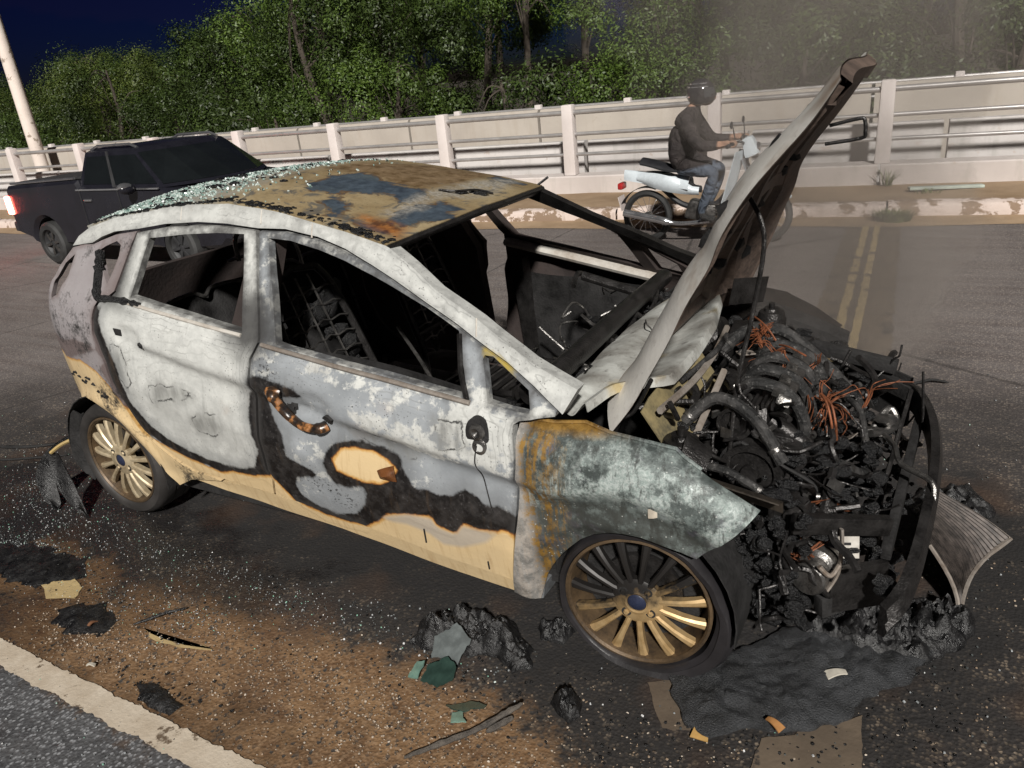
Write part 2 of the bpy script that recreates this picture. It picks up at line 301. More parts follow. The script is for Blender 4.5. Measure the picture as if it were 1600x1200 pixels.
M_WALK = mat_concrete('sandy_walk', (.36, .26, .17), (.24, .165, .10), (.15, .11, .07), .25, 2.2, .95, False)
M_PLINTH = mat_concrete('plinth_paint', (.62, .565, .535), (.52, .465, .44), (.31, .30, .25), .55, 1.5, peel=((.45, .37, .31), .68))
M_POST = mat_concrete('post_paint', (.70, .64, .615), (.61, .55, .525), (.33, .29, .25), .45, 4)
M_BARR = mat_concrete('barrier_paint', (.58, .55, .53), (.47, .44, .425), (.24, .24, .21), .6, 1.7, peel=((.46, .40, .36), .63))
M_BEIGE = mat_concrete('beige_concrete', (.44, .395, .345), (.36, .32, .28), (.29, .23, .17), .45, 1.4)
M_PIPE = simple('pipe_paint', (.48, .46, .45), .36, .5, .15, 5, .1, .002)
M_JOINT = mat_concrete('joint_concrete', (.15, .115, .082), (.085, .065, .048), (.04, .033, .026), .3, 4.5, .8, False, peel=((.040, .034, .030), .57))
M_YEL = mat_concrete('worn_yellow_paint', (.46, .35, .175), (.33, .245, .125), (.16, .12, .08), .2, 9, .8, False, peel=((.12, .09, .065), .555))
M_WHITE = mat_concrete('worn_white_paint', (.56, .49, .40), (.40, .33, .25), (.20, .15, .10), .2, 9, .7, False, peel=((.13, .095, .065), .58))
M_MUD = simple('mud', (.045, .035, .025), .95, 0, .3, .7)

# far side of the road: frame along the kerb
FA = math.radians(5.1); FU = Vector((math.cos(FA), math.sin(FA), 0)); FN = Vector((-math.sin(FA), math.cos(FA), 0)); FO = Vector((0, 6.07, 0))
def FS(a, b, z=0): return FO + FU * a + FN * b + Vector((0, 0, z))
FR = Matrix((FU, FN, Vector((0, 0, 1)))).transposed()

mb = MB(); mb.add([(-400, -400, -2.6), (400, -400, -2.6), (400, 400, -2.6), (-400, 400, -2.6)], [(0, 1, 2, 3)])
tag(mb.build('ground', M_MUD, smooth=0), kind='structure')

SAND = [(-2.3, -1.42), (-2.05, -1.30), (-1.85, -1.16), (-1.5, -1.16), (-1.1, -1.12), (-.65, -1.13), (-.35, -1.15), (-.1, -1.23), (.05, -1.34), (.1, -1.9), (-.5, -1.62), (-2.3, -1.60)]
SAND2 = [(-2.75, -1.12), (-2.3, -1.16), (-2.1, -1.28), (-2.3, -1.4), (-2.75, -1.42)]
DARK = [(-4.6, -.6), (-3.2, 1.6), (.0, 1.5), (1.2, .9), (2.6, 1.2), (3.5, -3.5), (-4.6, -3.5)]
SOOT = [(-.2, -.9), (.25, -1.02), (.75, -.7), (1.0, -.3), (1.15, .35), (.9, .8), (-2.7, .75), (-2.9, -.7), (-2.2, -.80), (-1.0, -.86)]
SOOT2 = [(-3.3, -.9), (-2.55, -.9), (-2.35, -1.2), (-2.2, -1.36), (-2.5, -1.42), (-3.3, -1.25)]
WET = [(-3.6, -.6), (-2.2, -.8), (-1.4, -.95), (-1.9, -1.35), (-2.0, -1.62), (-.6, -1.62), (-.4, -2.6), (-4.5, -2.6)]
def axis(lo, hi, dense0, dense1, step, far):
    a = list(np.arange(dense0, dense1 + 1e-6, step)); x = dense0; s = step
    while x > lo: s = min(s * 1.5, far); x -= s; a.insert(0, x)
    x = dense1; s = step
    while x < hi: s = min(s * 1.5, far); x += s; a.append(x)
    return a
gx = axis(-90, 40, -4.4, 2.6, .06, 8); gy = [y for y in axis(-25, 14, -2.7, 3.0, .06, 3)]
XX, YY = np.meshgrid(gx, gy, indexing='ij')
ymax = 6.07 + XX * math.tan(FA) + .02
YY = np.where(YY > ymax, ymax, YY)
PP = np.stack([XX.ravel(), YY.ravel()], 1)
mb = MB(); W = len(gy)
mb.v = [(float(a), float(b), 0.) for a, b in PP]
mb.f = [(i * W + j, (i + 1) * W + j, (i + 1) * W + j + 1, i * W + j + 1) for i in range(len(gx) - 1) for j in range(W - 1) if abs(YY[i, j + 1] - YY[i, j]) > 1e-6 or abs(YY[i + 1, j + 1] - YY[i + 1, j]) > 1e-6]
_me = mb
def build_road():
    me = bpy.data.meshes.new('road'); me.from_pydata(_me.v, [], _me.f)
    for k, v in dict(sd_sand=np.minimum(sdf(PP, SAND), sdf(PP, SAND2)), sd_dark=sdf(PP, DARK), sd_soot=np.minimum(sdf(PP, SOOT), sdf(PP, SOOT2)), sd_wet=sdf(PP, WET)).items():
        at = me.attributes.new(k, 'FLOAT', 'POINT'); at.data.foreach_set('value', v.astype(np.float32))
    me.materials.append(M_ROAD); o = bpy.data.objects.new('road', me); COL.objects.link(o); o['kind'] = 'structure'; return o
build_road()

# expansion joint band across the road, in worn slabs, with two painted strips
JL = lambda y: .15 - .052 * (y + .86); JR = lambda y: .655 - .056 * (y + .735)
def quad(mb, pts, z): mb.add([(a, b, z) for a, b in pts], [tuple(range(len(pts)))])
def strip(f0, f1, y0, y1, z, rag, seed, n=40):
    random.seed(seed); L = [(f0(y) + random.uniform(-rag, rag), y) for y in np.linspace(y0, y1, n)]; Rr = [(f1(y) + random.uniform(-rag, rag), y) for y in np.linspace(y1, y0, n)]
    vs = [(a, b, z) for a, b in L + Rr]; m = MB(); k = n
    m.add(vs, [(i, 2 * k - 1 - i, 2 * k - 2 - i, i + 1) for i in range(k - 1)]); return m
jt = strip(JL, JR, 1.45, 5.98, .004, .012, 1, 90).build('joint_band', M_JOINT, smooth=0); jt['kind'] = 'structure'
for k, (a0, a1, y0, y1) in enumerate([(-.005, .052, 1.75, 5.75), (.10, .152, 1.62, 5.75)]):
    s = strip(lambda y, a0=a0: a0 + .16 - .0535 * (y - 1.95) * 1.0, lambda y, a1=a1: a1 + .16 - .0535 * (y - 1.95), y0, y1, .008, .006, 5 + k, 50).build('painted_strip', M_YEL, jt, smooth=0)
s = strip(lambda y: -1e9, lambda y: 0, 0, 1, 0, 0, 1, 2)
ln_n = lambda x, s_: .010 * mnoise.noise(Vector((x * 9, s_, 0))) + .007 * mnoise.noise(Vector((x * 40, s_, 0))) + .004 * mnoise.noise(Vector((x * 130, s_, 0)))
m = MB(); xs_ = list(np.linspace(-30, -4, 60)) + list(np.arange(-3.99, 2, .008)) + list(np.linspace(2, 12, 40)); k_ = len(xs_)
m.add([(x, -1.683 + ln_n(x, 0), .004) for x in xs_] + [(x, -1.594 + ln_n(x, 9), .004) for x in xs_], [(i, i + 1, k_ + i + 1, k_ + i) for i in range(k_ - 1)])
tag(m.build('lane_line', M_WHITE, smooth=0), kind='structure')
for poly in ([(.06, -.85), (.16, -.79), (.20, -.86), (.235, -.98), (.15, -1.0)], [(.42, -.93), (.52, -.85), (.655, -.73), (.69, -1.15), (.40, -1.20)]):
    q_ = dens(np.array(poly), .02); m = MB(); quad(m, [(a + .012 * mnoise.noise(Vector((a * 30, b * 30, 1))), b + .012 * mnoise.noise(Vector((a * 30, b * 30, 6)))) for a, b in q_], .0035); m.build('worn_slab', M_JOINT, jt, smooth=0)
# scuffed yellow paint remnants in the washed sand
for k, poly in enumerate([[(-2.42, -1.27), (-2.30, -1.24), (-2.20, -1.27), (-2.17, -1.33), (-2.28, -1.37), (-2.40, -1.33)], [(-1.72, -1.335), (-1.64, -1.34), (-1.50, -1.325), (-1.39, -1.300), (-1.38, -1.312), (-1.50, -1.345), (-1.64, -1.36)]]):
    random.seed(k); m = MB(); pl = [(x + random.uniform(-.008, .008), y + random.uniform(-.006, .006)) for x, y in [((a[0] + (b[0] - a[0]) * q), (a[1] + (b[1] - a[1]) * q)) for a, b in zip(poly, poly[1:] + poly[:1]) for q in (0, .33, .66)]]
    quad(m, pl, .0035); tag(m.build('paint_remnant', M_YEL, smooth=0), kind='structure')

# kerb stones, walk, plinth
random.seed(4)
kb = empty('kerb', FS(0, 0)); tag(kb, kind='structure')
a = -46.0; stones = []
while a < 9:
    L = 1.9 if a > -25 else 4.0
    if a < .12 < a + L: L = max(.12 - a, .3)
    stones.append((a, a + L)); a += L + .018
for (a0, a1) in stones:
    m = MB(); n = max(2, int((a1 - a0) / .16)); h = .145 + random.uniform(-.01, .008); off = random.uniform(-.012, .012)
    m.grid(lambda u, v, a0=a0, a1=a1, h=h, off=off: FS(a0 + (a1 - a0) * u, *[(0 + off, -.02), (off + .0, h - .03), (off + .03, h), (off + .2, h + .005), (off + .2, -.02)][round(v * 4)]) + Vector((0, 0, .012 * mnoise.noise(Vector((a0 * 3 + u * 14, v * 5, 2))))) + FN * (.016 * mnoise.noise(Vector((a0 * 2 + u * 11, v * 4, 7)))), n, 4)
    m.v = [tuple(Vector(p) - kb.location) for p in m.v]
    m.build('kerb_stone', M_KERB, kb, smooth=50)
m = MB(); m.grid(lambda u, v: FS(-70 + 90 * u, .2 + 1.05 * v, .142 + .012 * mnoise.noise(Vector((u * 160, v * 4, 0)))), 300, 8); tag(m.build('sidewalk', M_WALK), kind='structure')
m = MB(); m.grid(lambda u, v: FS(-70 + 90 * u, -.34 + .36 * v + (.10 * mnoise.noise(Vector((u * 70, 1, 0))) if v < .2 else 0), [.004, .012, .03][round(v * 2)]), 400, 2); tag(m.build('gutter_sand', M_WALK), kind='structure')
m = MB()
for a0, a1 in [(-60, .02), (.05, 20)]:
    m.prism([(1.22, .10), (1.22, .355), (1.235, .37), (1.55, .37), (1.55, .10)], lambda p, q, t: FS(t, p, q), a0, a1)
pw = m.build('plinth_wall', M_PLINTH); tag(pw, 'long low pale pink plinth wall under the white railing posts', 'wall')

# railing in front: posts with three pipes
rl = empty('bridge_railing', FS(0, 1.36, .37)); tag(rl, 'white bridge railing with concrete posts and three grey pipes, nearest the road', 'railing')
def post_mesh(w, d, h, bev):
    m = MB(); m.box((0, 0, h / 2), (w, d, h), FR, .9, bev); return m
pm = post_mesh(.165, .17, .90, .02); first = None
for i in range(-22, 3):
    a = .06 + i * 1.90
    if first is None: first = pm.build('post', M_POST, rl); p = first
    else: p = first.copy(); COL.objects.link(p); p.parent = rl
    p.location = FU * a
for (z, r) in ((.80, .032), (.525, .025), (.265, .023)):
    for k in range(13):
        a0 = .06 - 3.8 * 11 + k * 3.8; m = MB(); m.cyl(FU * a0 + Vector((0, 0, z)), FU * (a0 + 3.8) + Vector((0, 0, z)), r, n=12); m.build('pipe', M_PIPE, rl)
# white barrier segments just behind it
random.seed(11)
def barrier(a0, a1, b, h, mat, name, label, cat, group):
    o = empty(name, FS((a0 + a1) / 2, b, -.1)); L = (a1 - a0) / 2
    m = MB(); m.grid(lambda u, v: FU * (-L + 2 * L * u) + FN * [0, 0, .02, .05, .2, .22, .22][round(v * 6)] + Vector((0, 0, [0, h + .04, h + .075, h + .10, h + .10, h + .06, 0][round(v * 6)])) + FN * (.004 * mnoise.noise(Vector((a0 + u * 9, v * 5, 0)))), 10, 6)
    ring0 = list(range(0, 7)); ring1 = [10 * 7 + k for k in range(7)]; m.f += [tuple(ring0), tuple(reversed(ring1))]
    q = m.build(name, mat); q.location = o.location; bpy.data.objects.remove(o)
    return tag(q, label, cat, group)
edges = [2.94 - 2.22 * k for k in range(0, 20)]
for k, (e1, e0) in enumerate(zip(edges, edges[1:])):
    barrier(e0 + .032, e1 - .032, 1.92, .745, M_BARR, 'barrier_block', f'white painted barrier block behind the front railing, {ORD[k]} from the right', 'barrier', 'white barrier blocks behind the railing')
edges = [2.35 - 2.45 * k for k in range(0, 26)]
for k, (e1, e0) in enumerate(zip(edges, edges[1:])):
    barrier(e0 + .022, e1 - .022, 3.4, 1.12, M_BEIGE, 'beige_wall_panel', f'beige concrete wall panel behind the white barrier row, {ORD[k]} from the right', 'wall', 'beige wall panels')
# far railing with small posts
r2 = empty('far_railing', FS(0, 4.6, -.1)); tag(r2, 'thin far railing with small white posts, above the beige wall', 'railing')
pm = post_mesh(.13, .13, 1.24, .015); first = None
for i in range(-36, 6):
    a = -.62 + i * 1.62
    if first is None: first = pm.build('post', M_POST, r2); p = first
    else: p = first.copy(); COL.objects.link(p); p.parent = r2
    p.location = FU * a
for (z, r) in ((1.17, .028), (.98, .022)):
    m = MB(); m.cyl(FU * -58 + Vector((0, 0, z)), FU * 9 + Vector((0, 0, z)), r, n=10); m.build('pipe', M_PIPE, r2)
# street light pole at far left
M_POLE = mat_concrete('pole_paint', (.78, .69, .62), (.66, .57, .51), (.30, .23, .18), .3, 2.5, .8, False, peel=((.33, .27, .22), .60))
pl = empty('street_light_pole', FS(-16.6, 2.9, -.1)); tag(pl, 'tall pale concrete street light pole behind the pickup truck', 'lamp post')
m = MB(); m.cyl((0, 0, 0), (0, 0, 9), .145, .09, 20); m.build('shaft', M_POLE, pl)
m = MB(); m.tube(catmull([(0, 0, 8.9), (0, -.2, 9.5), (0, -.9, 9.8), (0, -1.8, 9.85)]), .04); arm = m.build('lamp_arm', M_PIPE, pl)
m = MB(); m.box((0, -2.1, 9.85), (.26, .7, .12), bev=.04); m.build('lamp_head', M_PIPE, pl)
# ================================================================== BURNT CAR
TP = [-.3, 0, .1, .3, .5, .62, .72, .82, .92, 1.0]; TV = [.77, .79, .812, .840, .856, .862, .864, .857, .838, .806]
PX = [-3.2, -3.08, -2.95, -2.8, -2.65, -2.5, -2.35, -2.1, -1.2, -.3, .05, .25, .4, .6, .8]; PV = [.30, .50, .70, .845, .92, .953, .972, .985, 1, 1, .995, .975, .94, .87, .75]
CRX = [-2.3, -2.001, -1.71, -1.432, -1.064, -.692, -.341, -.198, .3]; CRZ = [.965, .919, .867, .826, .760, .703, .647, .621, .55]
def half(x, z, dents=True):
    """half width of the body at length x and height z"""
    x = np.asarray(x, float); z = np.asarray(z, float)
    b = .847 + .130 * (-.4 - x); s = .150 + .085 * (-.4 - x); t = (z - s) / (b - s)
    d = np.maximum(z - b, 0)
    h = np.where(t <= 1, np.interp(t, TP, TV), np.minimum(.80 - .60 * d - .11 * d * d, .806))
    if dents:
        q = np.interp(x, CRX, CRZ) - z
        h = h - np.where(q > 0, np.interp(q, [0, .038, .06, .22], [0, .027, .030, 0]), 0) * np.interp(x, [-2.25, -2.05, -.3, -.1], [0, 1, 1, 0])
        for (x0, z0, rx, rz, dep) in ((-2.11, .94, .085, .042, .022), (-1.15, .775, .095, .05, .026)):
            h = h - dep * np.exp(-(((x - x0) / rx) ** 2 + ((z - z0) / rz) ** 2) ** 2)
        h = h + .0018 * np.sin(9 * x + 5 * z) + .0012 * np.sin(17 * x - 21 * z)
        # wheel-arch lips of the fenders
        for (xc, zc, r0) in ((-.03, .20, .335), (-2.52, .27, .335)):
            rr = np.hypot(x - xc, z - zc); h = h + .016 * np.exp(-((rr - r0) / .035) ** 2)
        rr = np.hypot(x + .03, z - .20); h = h - np.interp(rr, [.30, .40, .428, .455], [.046, .026, .017, 0]) * np.interp(x, [-.40, -.30], [0, 1])
    return h * np.interp(x, PX, PV)
SMUDGE = [[(-2.036, .737), (-1.961, .764), (-1.885, .757), (-1.762, .729), (-1.875, .696), (-2.037, .672)], [(-1.823, .634), (-1.713, .672), (-1.648, .668), (-1.64, .607), (-1.708, .565), (-1.801, .573)], [(-2.208, .901), (-2.156, .885), (-2.142, .74), (-2.189, .697), (-2.228, .786)], [(-1.0, .72), (-.86, .71), (-.70, .66), (-.72, .63), (-.9, .66)], [(-.62, .80), (-.52, .80), (-.50, .72), (-.60, .70)]]
SOOTP = [(-1.64, 1.20), (-1.55, 1.14), (-1.35, 1.14), (-1.30, 1.02), (-1.28, .96), (-1.36, .92), (-1.46, .90), (-1.56, .96)]
SOOTQ = [(-2.27, 1.09), (-2.20, 1.28), (-2.15, 1.32), (-2.12, 1.26), (-2.13, 1.07), (-2.05, 1.04), (-2.2, 1.05)]
def burn_attrs(P):
    a = np.minimum(sdf(P, TR['tan1']), sdf(P, TR['tan2']))
    return dict(sd_tan=a, sd_black=np.minimum(sdf(P, TR['black1']), sdf(P, TR['black2'])), sd_grey=sdf(P, TR['grey']), sd_yel=sdf(P, TR['yellow_sail']), sd_smd=np.min([sdf(P, q) for q in SMUDGE], 0), sd_frk=np.minimum(sdf(P, [(-1.30, .44), (-1.20, .42), (-1.08, .36), (-1.03, .40), (-1.10, .46), (-1.2, .50)]), sdf(P, [(-1.36, .93), (-1.30, .92), (-1.27, .84), (-1.33, .83), (-1.37, .88)])), sd_soot=np.minimum(sdf(P, SOOTP), sdf(P, SOOTQ)))

def inset(poly, d):
    P = np.array(poly); ar = .5 * np.sum(P[:, 0] * np.roll(P[:, 1], -1) - np.roll(P[:, 0], -1) * P[:, 1]); s = 1 if ar > 0 else -1
    a = P - np.roll(P, 1, 0); b = np.roll(P, -1, 0) - P
    n1 = np.stack([-a[:, 1], a[:, 0]], 1) / np.linalg.norm(a, axis=1)[:, None]; n2 = np.stack([-b[:, 1], b[:, 0]], 1) / np.linalg.norm(b, axis=1)[:, None]
    n = n1 + n2; n /= np.maximum(np.linalg.norm(n, axis=1)[:, None], .3)
    return P + n * d * s
def panel(name, poly, holes, mat, parent, thick=.02, res=.02, gap=.0025, side=-1, dents=True, attrs=True, fn=None, push=0., edge_wob=0.):
    """a pressed sheet following the body side, with real thickness"""
    B = dens(inset(poly, gap), res); H = [dens(np.array(h), res) for h in holes]
    pts = [tuple(p) for p in B]; edges = [(i, (i + 1) % len(B)) for i in range(len(B))]
    for h in H:
        o = len(pts); pts += [tuple(p) for p in h]; edges += [(o + i, o + (i + 1) % len(h)) for i in range(len(h))]
    lo, hi = B.min(0), B.max(0)
    G = np.stack(np.meshgrid(np.arange(lo[0], hi[0], res), np.arange(lo[1], hi[1], res), indexing='ij'), -1).reshape(-1, 2)
    G = G + RNG.uniform(-.25, .25, G.shape) * res
    k = sdf(G, B) < -res * .55
    for h in H: k &= sdf(G, h) > res * .55
    pts += [tuple(p) for p in G[k]]
    vv, ee, ff = delaunay_2d_cdt([Vector(p) for p in pts], edges, [], 0, 1e-6, False)[:3]
    V = np.array([tuple(v) for v in vv]); Fc = np.array([f for f in ff if len(f) == 3])
    c = V[Fc].mean(1); k = sdf(c, B) < 0
    for h in H: k &= sdf(c, h) > 0
    Fc = Fc[k]
    y = (fn(V[:, 0], V[:, 1]) if fn else half(V[:, 0], V[:, 1], dents)) + push
    n = len(V); vs = [(V[i, 0], side * y[i], V[i, 1]) for i in range(n)] + [(V[i, 0], side * (y[i] - thick), V[i, 1]) for i in range(n)]
    fs = [tuple(f) for f in Fc] + [(f[2] + n, f[1] + n, f[0] + n) for f in Fc]
    cnt = {}
    for f in Fc:
        for a, b in ((f[0], f[1]), (f[1], f[2]), (f[2], f[0])): cnt[(a, b)] = 1
    for (a, b) in list(cnt):
        if (b, a) not in cnt: fs.append((b, a, a + n, b + n))
    used = sorted({i for f in fs for i in f}); mp = {o: i for i, o in enumerate(used)}
    m = MB(); m.v = [vs[i] for i in used]; m.f = [tuple(int(mp[i]) for i in f) for f in fs]
    at = None
    if attrs:
        P = np.array([(v[0], v[2]) for v in m.v]); at = burn_attrs(P); e = -sdf(P, B)
        for h in H: e = np.minimum(e, sdf(P, h))
        at['sd_edge'] = e
    return m.build(name, mat, parent, 40, attrs=at)

# ---- burnt metal materials
def mat_burnt(name, cream=.5, soot=0., edge=.85):
    t = NT(name); p = t.obj()
    n1 = t.noise(5.5, 6, .6); n2 = t.noise(21, 6, .65); n3 = t.noise(85, 4, .6); n4 = t.noise(3.0, 6, .6, t.map(p, (.75, 1, 1.7), (0, .2, 0)), .5)
    st = t.noise(9, 5, .6, t.map(p, (3, 1, .6), (0, .5, 0)))
    cell = lambda v, a: t.math('MULTIPLY', t.math('SUBTRACT', v, .5), a)
    nw = t.noise(7, 3, .5, t.map(p, loc=(2, 2, 5))); wob = t.math('ADD', t.math('ADD', cell(n2, .020), cell(n3, .007)), cell(nw, .03))
    sdT = t.math('ADD', t.attr('sd_tan'), wob); sdB = t.math('ADD', t.attr('sd_black'), t.math('ADD', t.math('ADD', cell(n2, .026), cell(n3, .010)), cell(nw, .035)))
    # ash: blue-grey primer under cream-white powder, rubbed and streaked
    prim = t.mix(t.rng(n1, .3, .7), (.20, .215, .23), (.34, .36, .38))
    crm = t.mix(t.rng(n2, .3, .75), (.42, .425, .41), (.58, .585, .56)); crm = t.mix(t.rng(t.noise(1.9, 5, .6, t.map(p, loc=(1, 9, 4)), .8), .54, .66, 0, .55), crm, (.33, .33, .315))
    kc = t.rng(t.math('ADD', t.math('MULTIPLY', n4, .6), t.math('MULTIPLY', n2, .4)), .62 - cream * .3, .655 - cream * .3)
    ash = t.mix(kc, prim, crm)
    ash = t.mix(t.rng(st, .60, .78, 0, .5), ash, (.17, .17, .165))
    sw = t.n('ShaderNodeTexWave', wave_type='RINGS', rings_direction='Y'); t.put(sw.inputs[0], t.map(p, (1, 1, 1.5), loc=(1.75, 0, -.85))); sw.inputs['Scale'].default_value = 5; sw.inputs['Distortion'].default_value = 9; sw.inputs['Detail'].default_value = 4; sw.inputs['Detail Scale'].default_value = 1.6
    ash = t.mix(t.math('MULTIPLY', t.math('MULTIPLY', t.rng(sw.outputs[1], .86, 1.0), t.rng(n4, .50, .68, 0, .5)), t.rng(n2, .35, .6)), ash, (.20, .20, .19))
    ash = t.mix(t.rng(n3, .66, .8, 0, .5), ash, (.10, .10, .10))
    pit = t.voro(26); ash = t.mix(t.math('MULTIPLY', t.rng(pit, .10, .04), t.rng(n1, .5, .62)), ash, (.03, .03, .03))
    grime = t.math('MULTIPLY', t.rng(t.noise(11, 6, .7, t.map(p, (1, 1, .5), loc=(6, 3, 2))), .56, .72), t.rng(n4, .35, .6, .25, .9)); ash = t.mix(t.math('MULTIPLY', grime, .38), ash, (.12, .118, .112))
    spk = t.voro(75, t.map(p, loc=(.3, .2, .1))); ash = t.mix(t.math('MULTIPLY', t.rng(spk, .20, .10), t.rng(n1, .42, .6, 0, .85)), ash, (.05, .048, .045))
    # rust blush
    ash = t.mix(t.rng(t.noise(3.3, 4, .5, t.map(p, loc=(4, 2, 7))), .66, .8, 0, .45), ash, (.30, .16, .08))
    smd = t.math('ADD', t.attr('sd_smd'), t.math('ADD', cell(n2, .05), cell(nw, .05))); ash = t.mix(t.math('MULTIPLY', t.rng(smd, -.02, .03, .8, 0), t.rng(st, .36, .6, .35, 1)), ash, (.19, .19, .18)); ash = t.mix(t.math('MULTIPLY', t.rng(t.math('ABSOLUTE', smd), .005, .001), t.rng(n2, .45, .55)), ash, (.05, .05, .048))
    rip = t.math('SINE', t.math('MULTIPLY', t.math('ADD', t.attr('sd_edge'), cell(nw, .05)), 330.)); ash = t.mix(t.math('MULTIPLY', t.math('MULTIPLY', t.rng(rip, .72, .95), t.rng(t.attr('sd_edge'), .11, .05)), t.rng(n1, .47, .58, 0, .38)), ash, (.16, .16, .155))
    blk = t.mix(t.rng(n2, .42, .68), (.008, .007, .007), (.036, .033, .032)); blk = t.mix(t.rng(st, .58, .7, 0, .7), blk, (.05, .035, .024))
    blk = t.mix(t.rng(n3, .62, .8, 0, .5), blk, (.16, .15, .15))
    kb = t.rng(sdB, -.004, .012, 1, 0, True)
    c = t.mix(kb, ash, blk)
    ed = t.rng(t.math('ADD', t.attr('sd_edge'), cell(n2, .05)), -.006, .022, edge, 0); c = t.mix(ed, c, (.045, .043, .042))
    frk = t.math('MULTIPLY', t.rng(t.noise(70, 4, .6, t.map(p, (1, 1, 1.6))), .56, .60), t.rng(t.math('ADD', t.attr('sd_frk'), cell(n2, .05)), -.01, .02, 1, 0)); c = t.mix(t.math('MULTIPLY', frk, .9), c, (.012, .012, .012))
    halo = t.rng(sdB, .0, .07, .55, 0); c = t.mix(t.math('MULTIPLY', halo, t.math('SUBTRACT', 1., kb)), c, (.13, .135, .14))
    tan = t.ramp(t.rng(sdT, -.14, .004), [(0, (.60, .46, .27)), (.86, (.64, .48, .27)), (.925, (.56, .33, .11)), (.965, (.33, .13, .03)), (1, (.025, .012, .007))])
    drip = t.noise(16, 4, .6, t.map(p, (2.6, 1, .25))); tan = t.mix(t.rng(drip, .52, .78, 0, .55), tan, (.32, .19, .08))
    tan = t.mix(t.rng(t.attr('sd_grey'), -.012, .006, .85, 0), tan, (.40, .36, .31))
    tan = t.mix(t.rng(n3, .68, .8, 0, .35), tan, (.09, .05, .02))
    kt = t.rng(sdT, -.004, .004, 1, 0); c = t.mix(kt, c, tan)
    c = t.mix(t.rng(t.math('ADD', t.attr('sd_yel'), cell(n2, .04)), -.012, .01, .8, 0), c, (.50, .36, .035))
    c = t.mix(t.rng(t.math('ADD', t.attr('sd_soot'), cell(n1, .10)), -.07, .06, .92, 0, True), c, (.035, .034, .034))
    if soot > .15: c = t.mix(t.math('MULTIPLY', t.math('SUBTRACT', 1., kt), .5), c, (.27, .21, .205))  # pink on the rear quarter: red glow of passing lamps painted into the colour
    if soot: c = t.mix(t.rng(t.math('ADD', n1, cell(n3, .3)), .62 - soot * .3, .74 - soot * .3), c, (.03, .028, .027))
    rough = t.mix(kt, t.mix(kb, t.rng(n2, .3, .7, .62, .85), t.rng(n3, .4, .7, .35, .7)), t.rng(n1, .3, .7, .28, .45))
    b = t.bump(n3, .22, .003); b = t.bump(n2, .22, .006, b); b = t.bump(kb, .35, .0025, b); b = t.bump(kt, .4, .0015, b)
    return t.bsdf(c, rough, 0, b, .4)
M_BURN = mat_burnt('burnt_paint_cool', .30); M_BURNR = mat_burnt('burnt_paint_cream', 1.15); M_RAIL = mat_burnt('burnt_rail', 1.3, .0, .3); M_QUART = mat_burnt('burnt_quarter', .0, .22)
def mat_fender():
    t = NT('oxidised_steel'); p = t.obj(); X = t.sep(p)
    n1 = t.noise(6, 9, .72); n2 = t.noise(23, 9, .72); n3 = t.noise(110, 4, .65); v = t.noise(15, 8, .7, t.map(p, (1.6, 1, .35))); nb = t.noise(3.5, 3, .5)
    rr = t.math('SQRT', t.math('ADD', t.math('POWER', t.math('ADD', X[0], .03), 2.), t.math('POWER', t.math('SUBTRACT', X[2], .20), 2.)))
    c = t.mix(t.rng(n1, .42, .58), (.050, .060, .058), (.115, .135, .130))
    c = t.mix(t.rng(n2, .50, .60, 0, .7), c, (.19, .225, .215))
    c = t.mix(t.rng(t.noise(8, 7, .7, t.map(p, loc=(3, 1, 1))), .56, .62, 0, .5), c, (.13, .115, .15))
    band = t.math('MULTIPLY', t.rng(rr, .41, .45), t.rng(rr, .66, .50)); pale = t.math('MULTIPLY', t.rng(t.math('ADD', t.noise(12, 9, .75, t.map(p, loc=(9, 4, 2))), t.math('MULTIPLY', t.math('SUBTRACT', n1, .5), .5)), .46, .56), band); c = t.mix(t.math('MULTIPLY', pale, .85), c, t.mix(t.rng(n3, .4, .6), (.30, .36, .34), (.50, .55, .53)))
    c = t.mix(t.math('MULTIPLY', t.rng(v, .52, .60), t.rng(n1, .35, .55, .2, .85)), c, (.035, .038, .035))
    c = t.mix(t.math('MULTIPLY', t.rng(rr, .425, .405), t.rng(n2, .62, .40, .25, .7)), c, (.055, .056, .050))  # darker inside the arch line: shade of the down-turned face painted in
    drips = t.noise(24, 6, .65, t.map(p, (2.6, 1, .16), loc=(5, 0, 0))); rust = t.mix(t.rng(n2, .38, .62), (.10, .052, .012), (.27, .155, .035)); rust = t.mix(t.rng(n3, .58, .7, 0, .6), rust, (.36, .24, .08))
    kr = t.math('MULTIPLY', t.rng(t.math('ADD', X[0], t.math('MULTIPLY', t.math('SUBTRACT', drips, .5), .34)), -.17, -.215), t.rng(t.math('ADD', t.math('MULTIPLY', n2, .5), t.math('MULTIPLY', drips, .6)), .50, .60))
    kr = t.math('MAXIMUM', kr, t.math('MULTIPLY', t.rng(t.math('ADD', X[2], t.math('MULTIPLY', n2, .03)), .80, .822), t.rng(X[0], .02, -.1)))
    c = t.mix(kr, c, rust)
    edge = t.rng(t.math('ADD', X[0], t.math('MULTIPLY', t.math('SUBTRACT', n2, .5), .12)), -.30, -.325, 0, .8); c = t.mix(edge, c, t.mix(t.rng(n2, .4, .6), (.24, .23, .215), (.44, .42, .40)))
    c = t.mix(t.rng(n3, .62, .72, 0, .6), c, (.022, .022, .02)); spk = t.voro(60); c = t.mix(t.math('MULTIPLY', t.rng(spk, .16, .08), t.rng(n1, .45, .55)), c, (.45, .46, .44))
    b = t.bump(n3, .35, .003); b = t.bump(n2, .3, .005, b)
    return t.bsdf(c, t.rng(n2, .35, .65, .36, .72), .25, b, .45)
M_FEND = mat_fender()
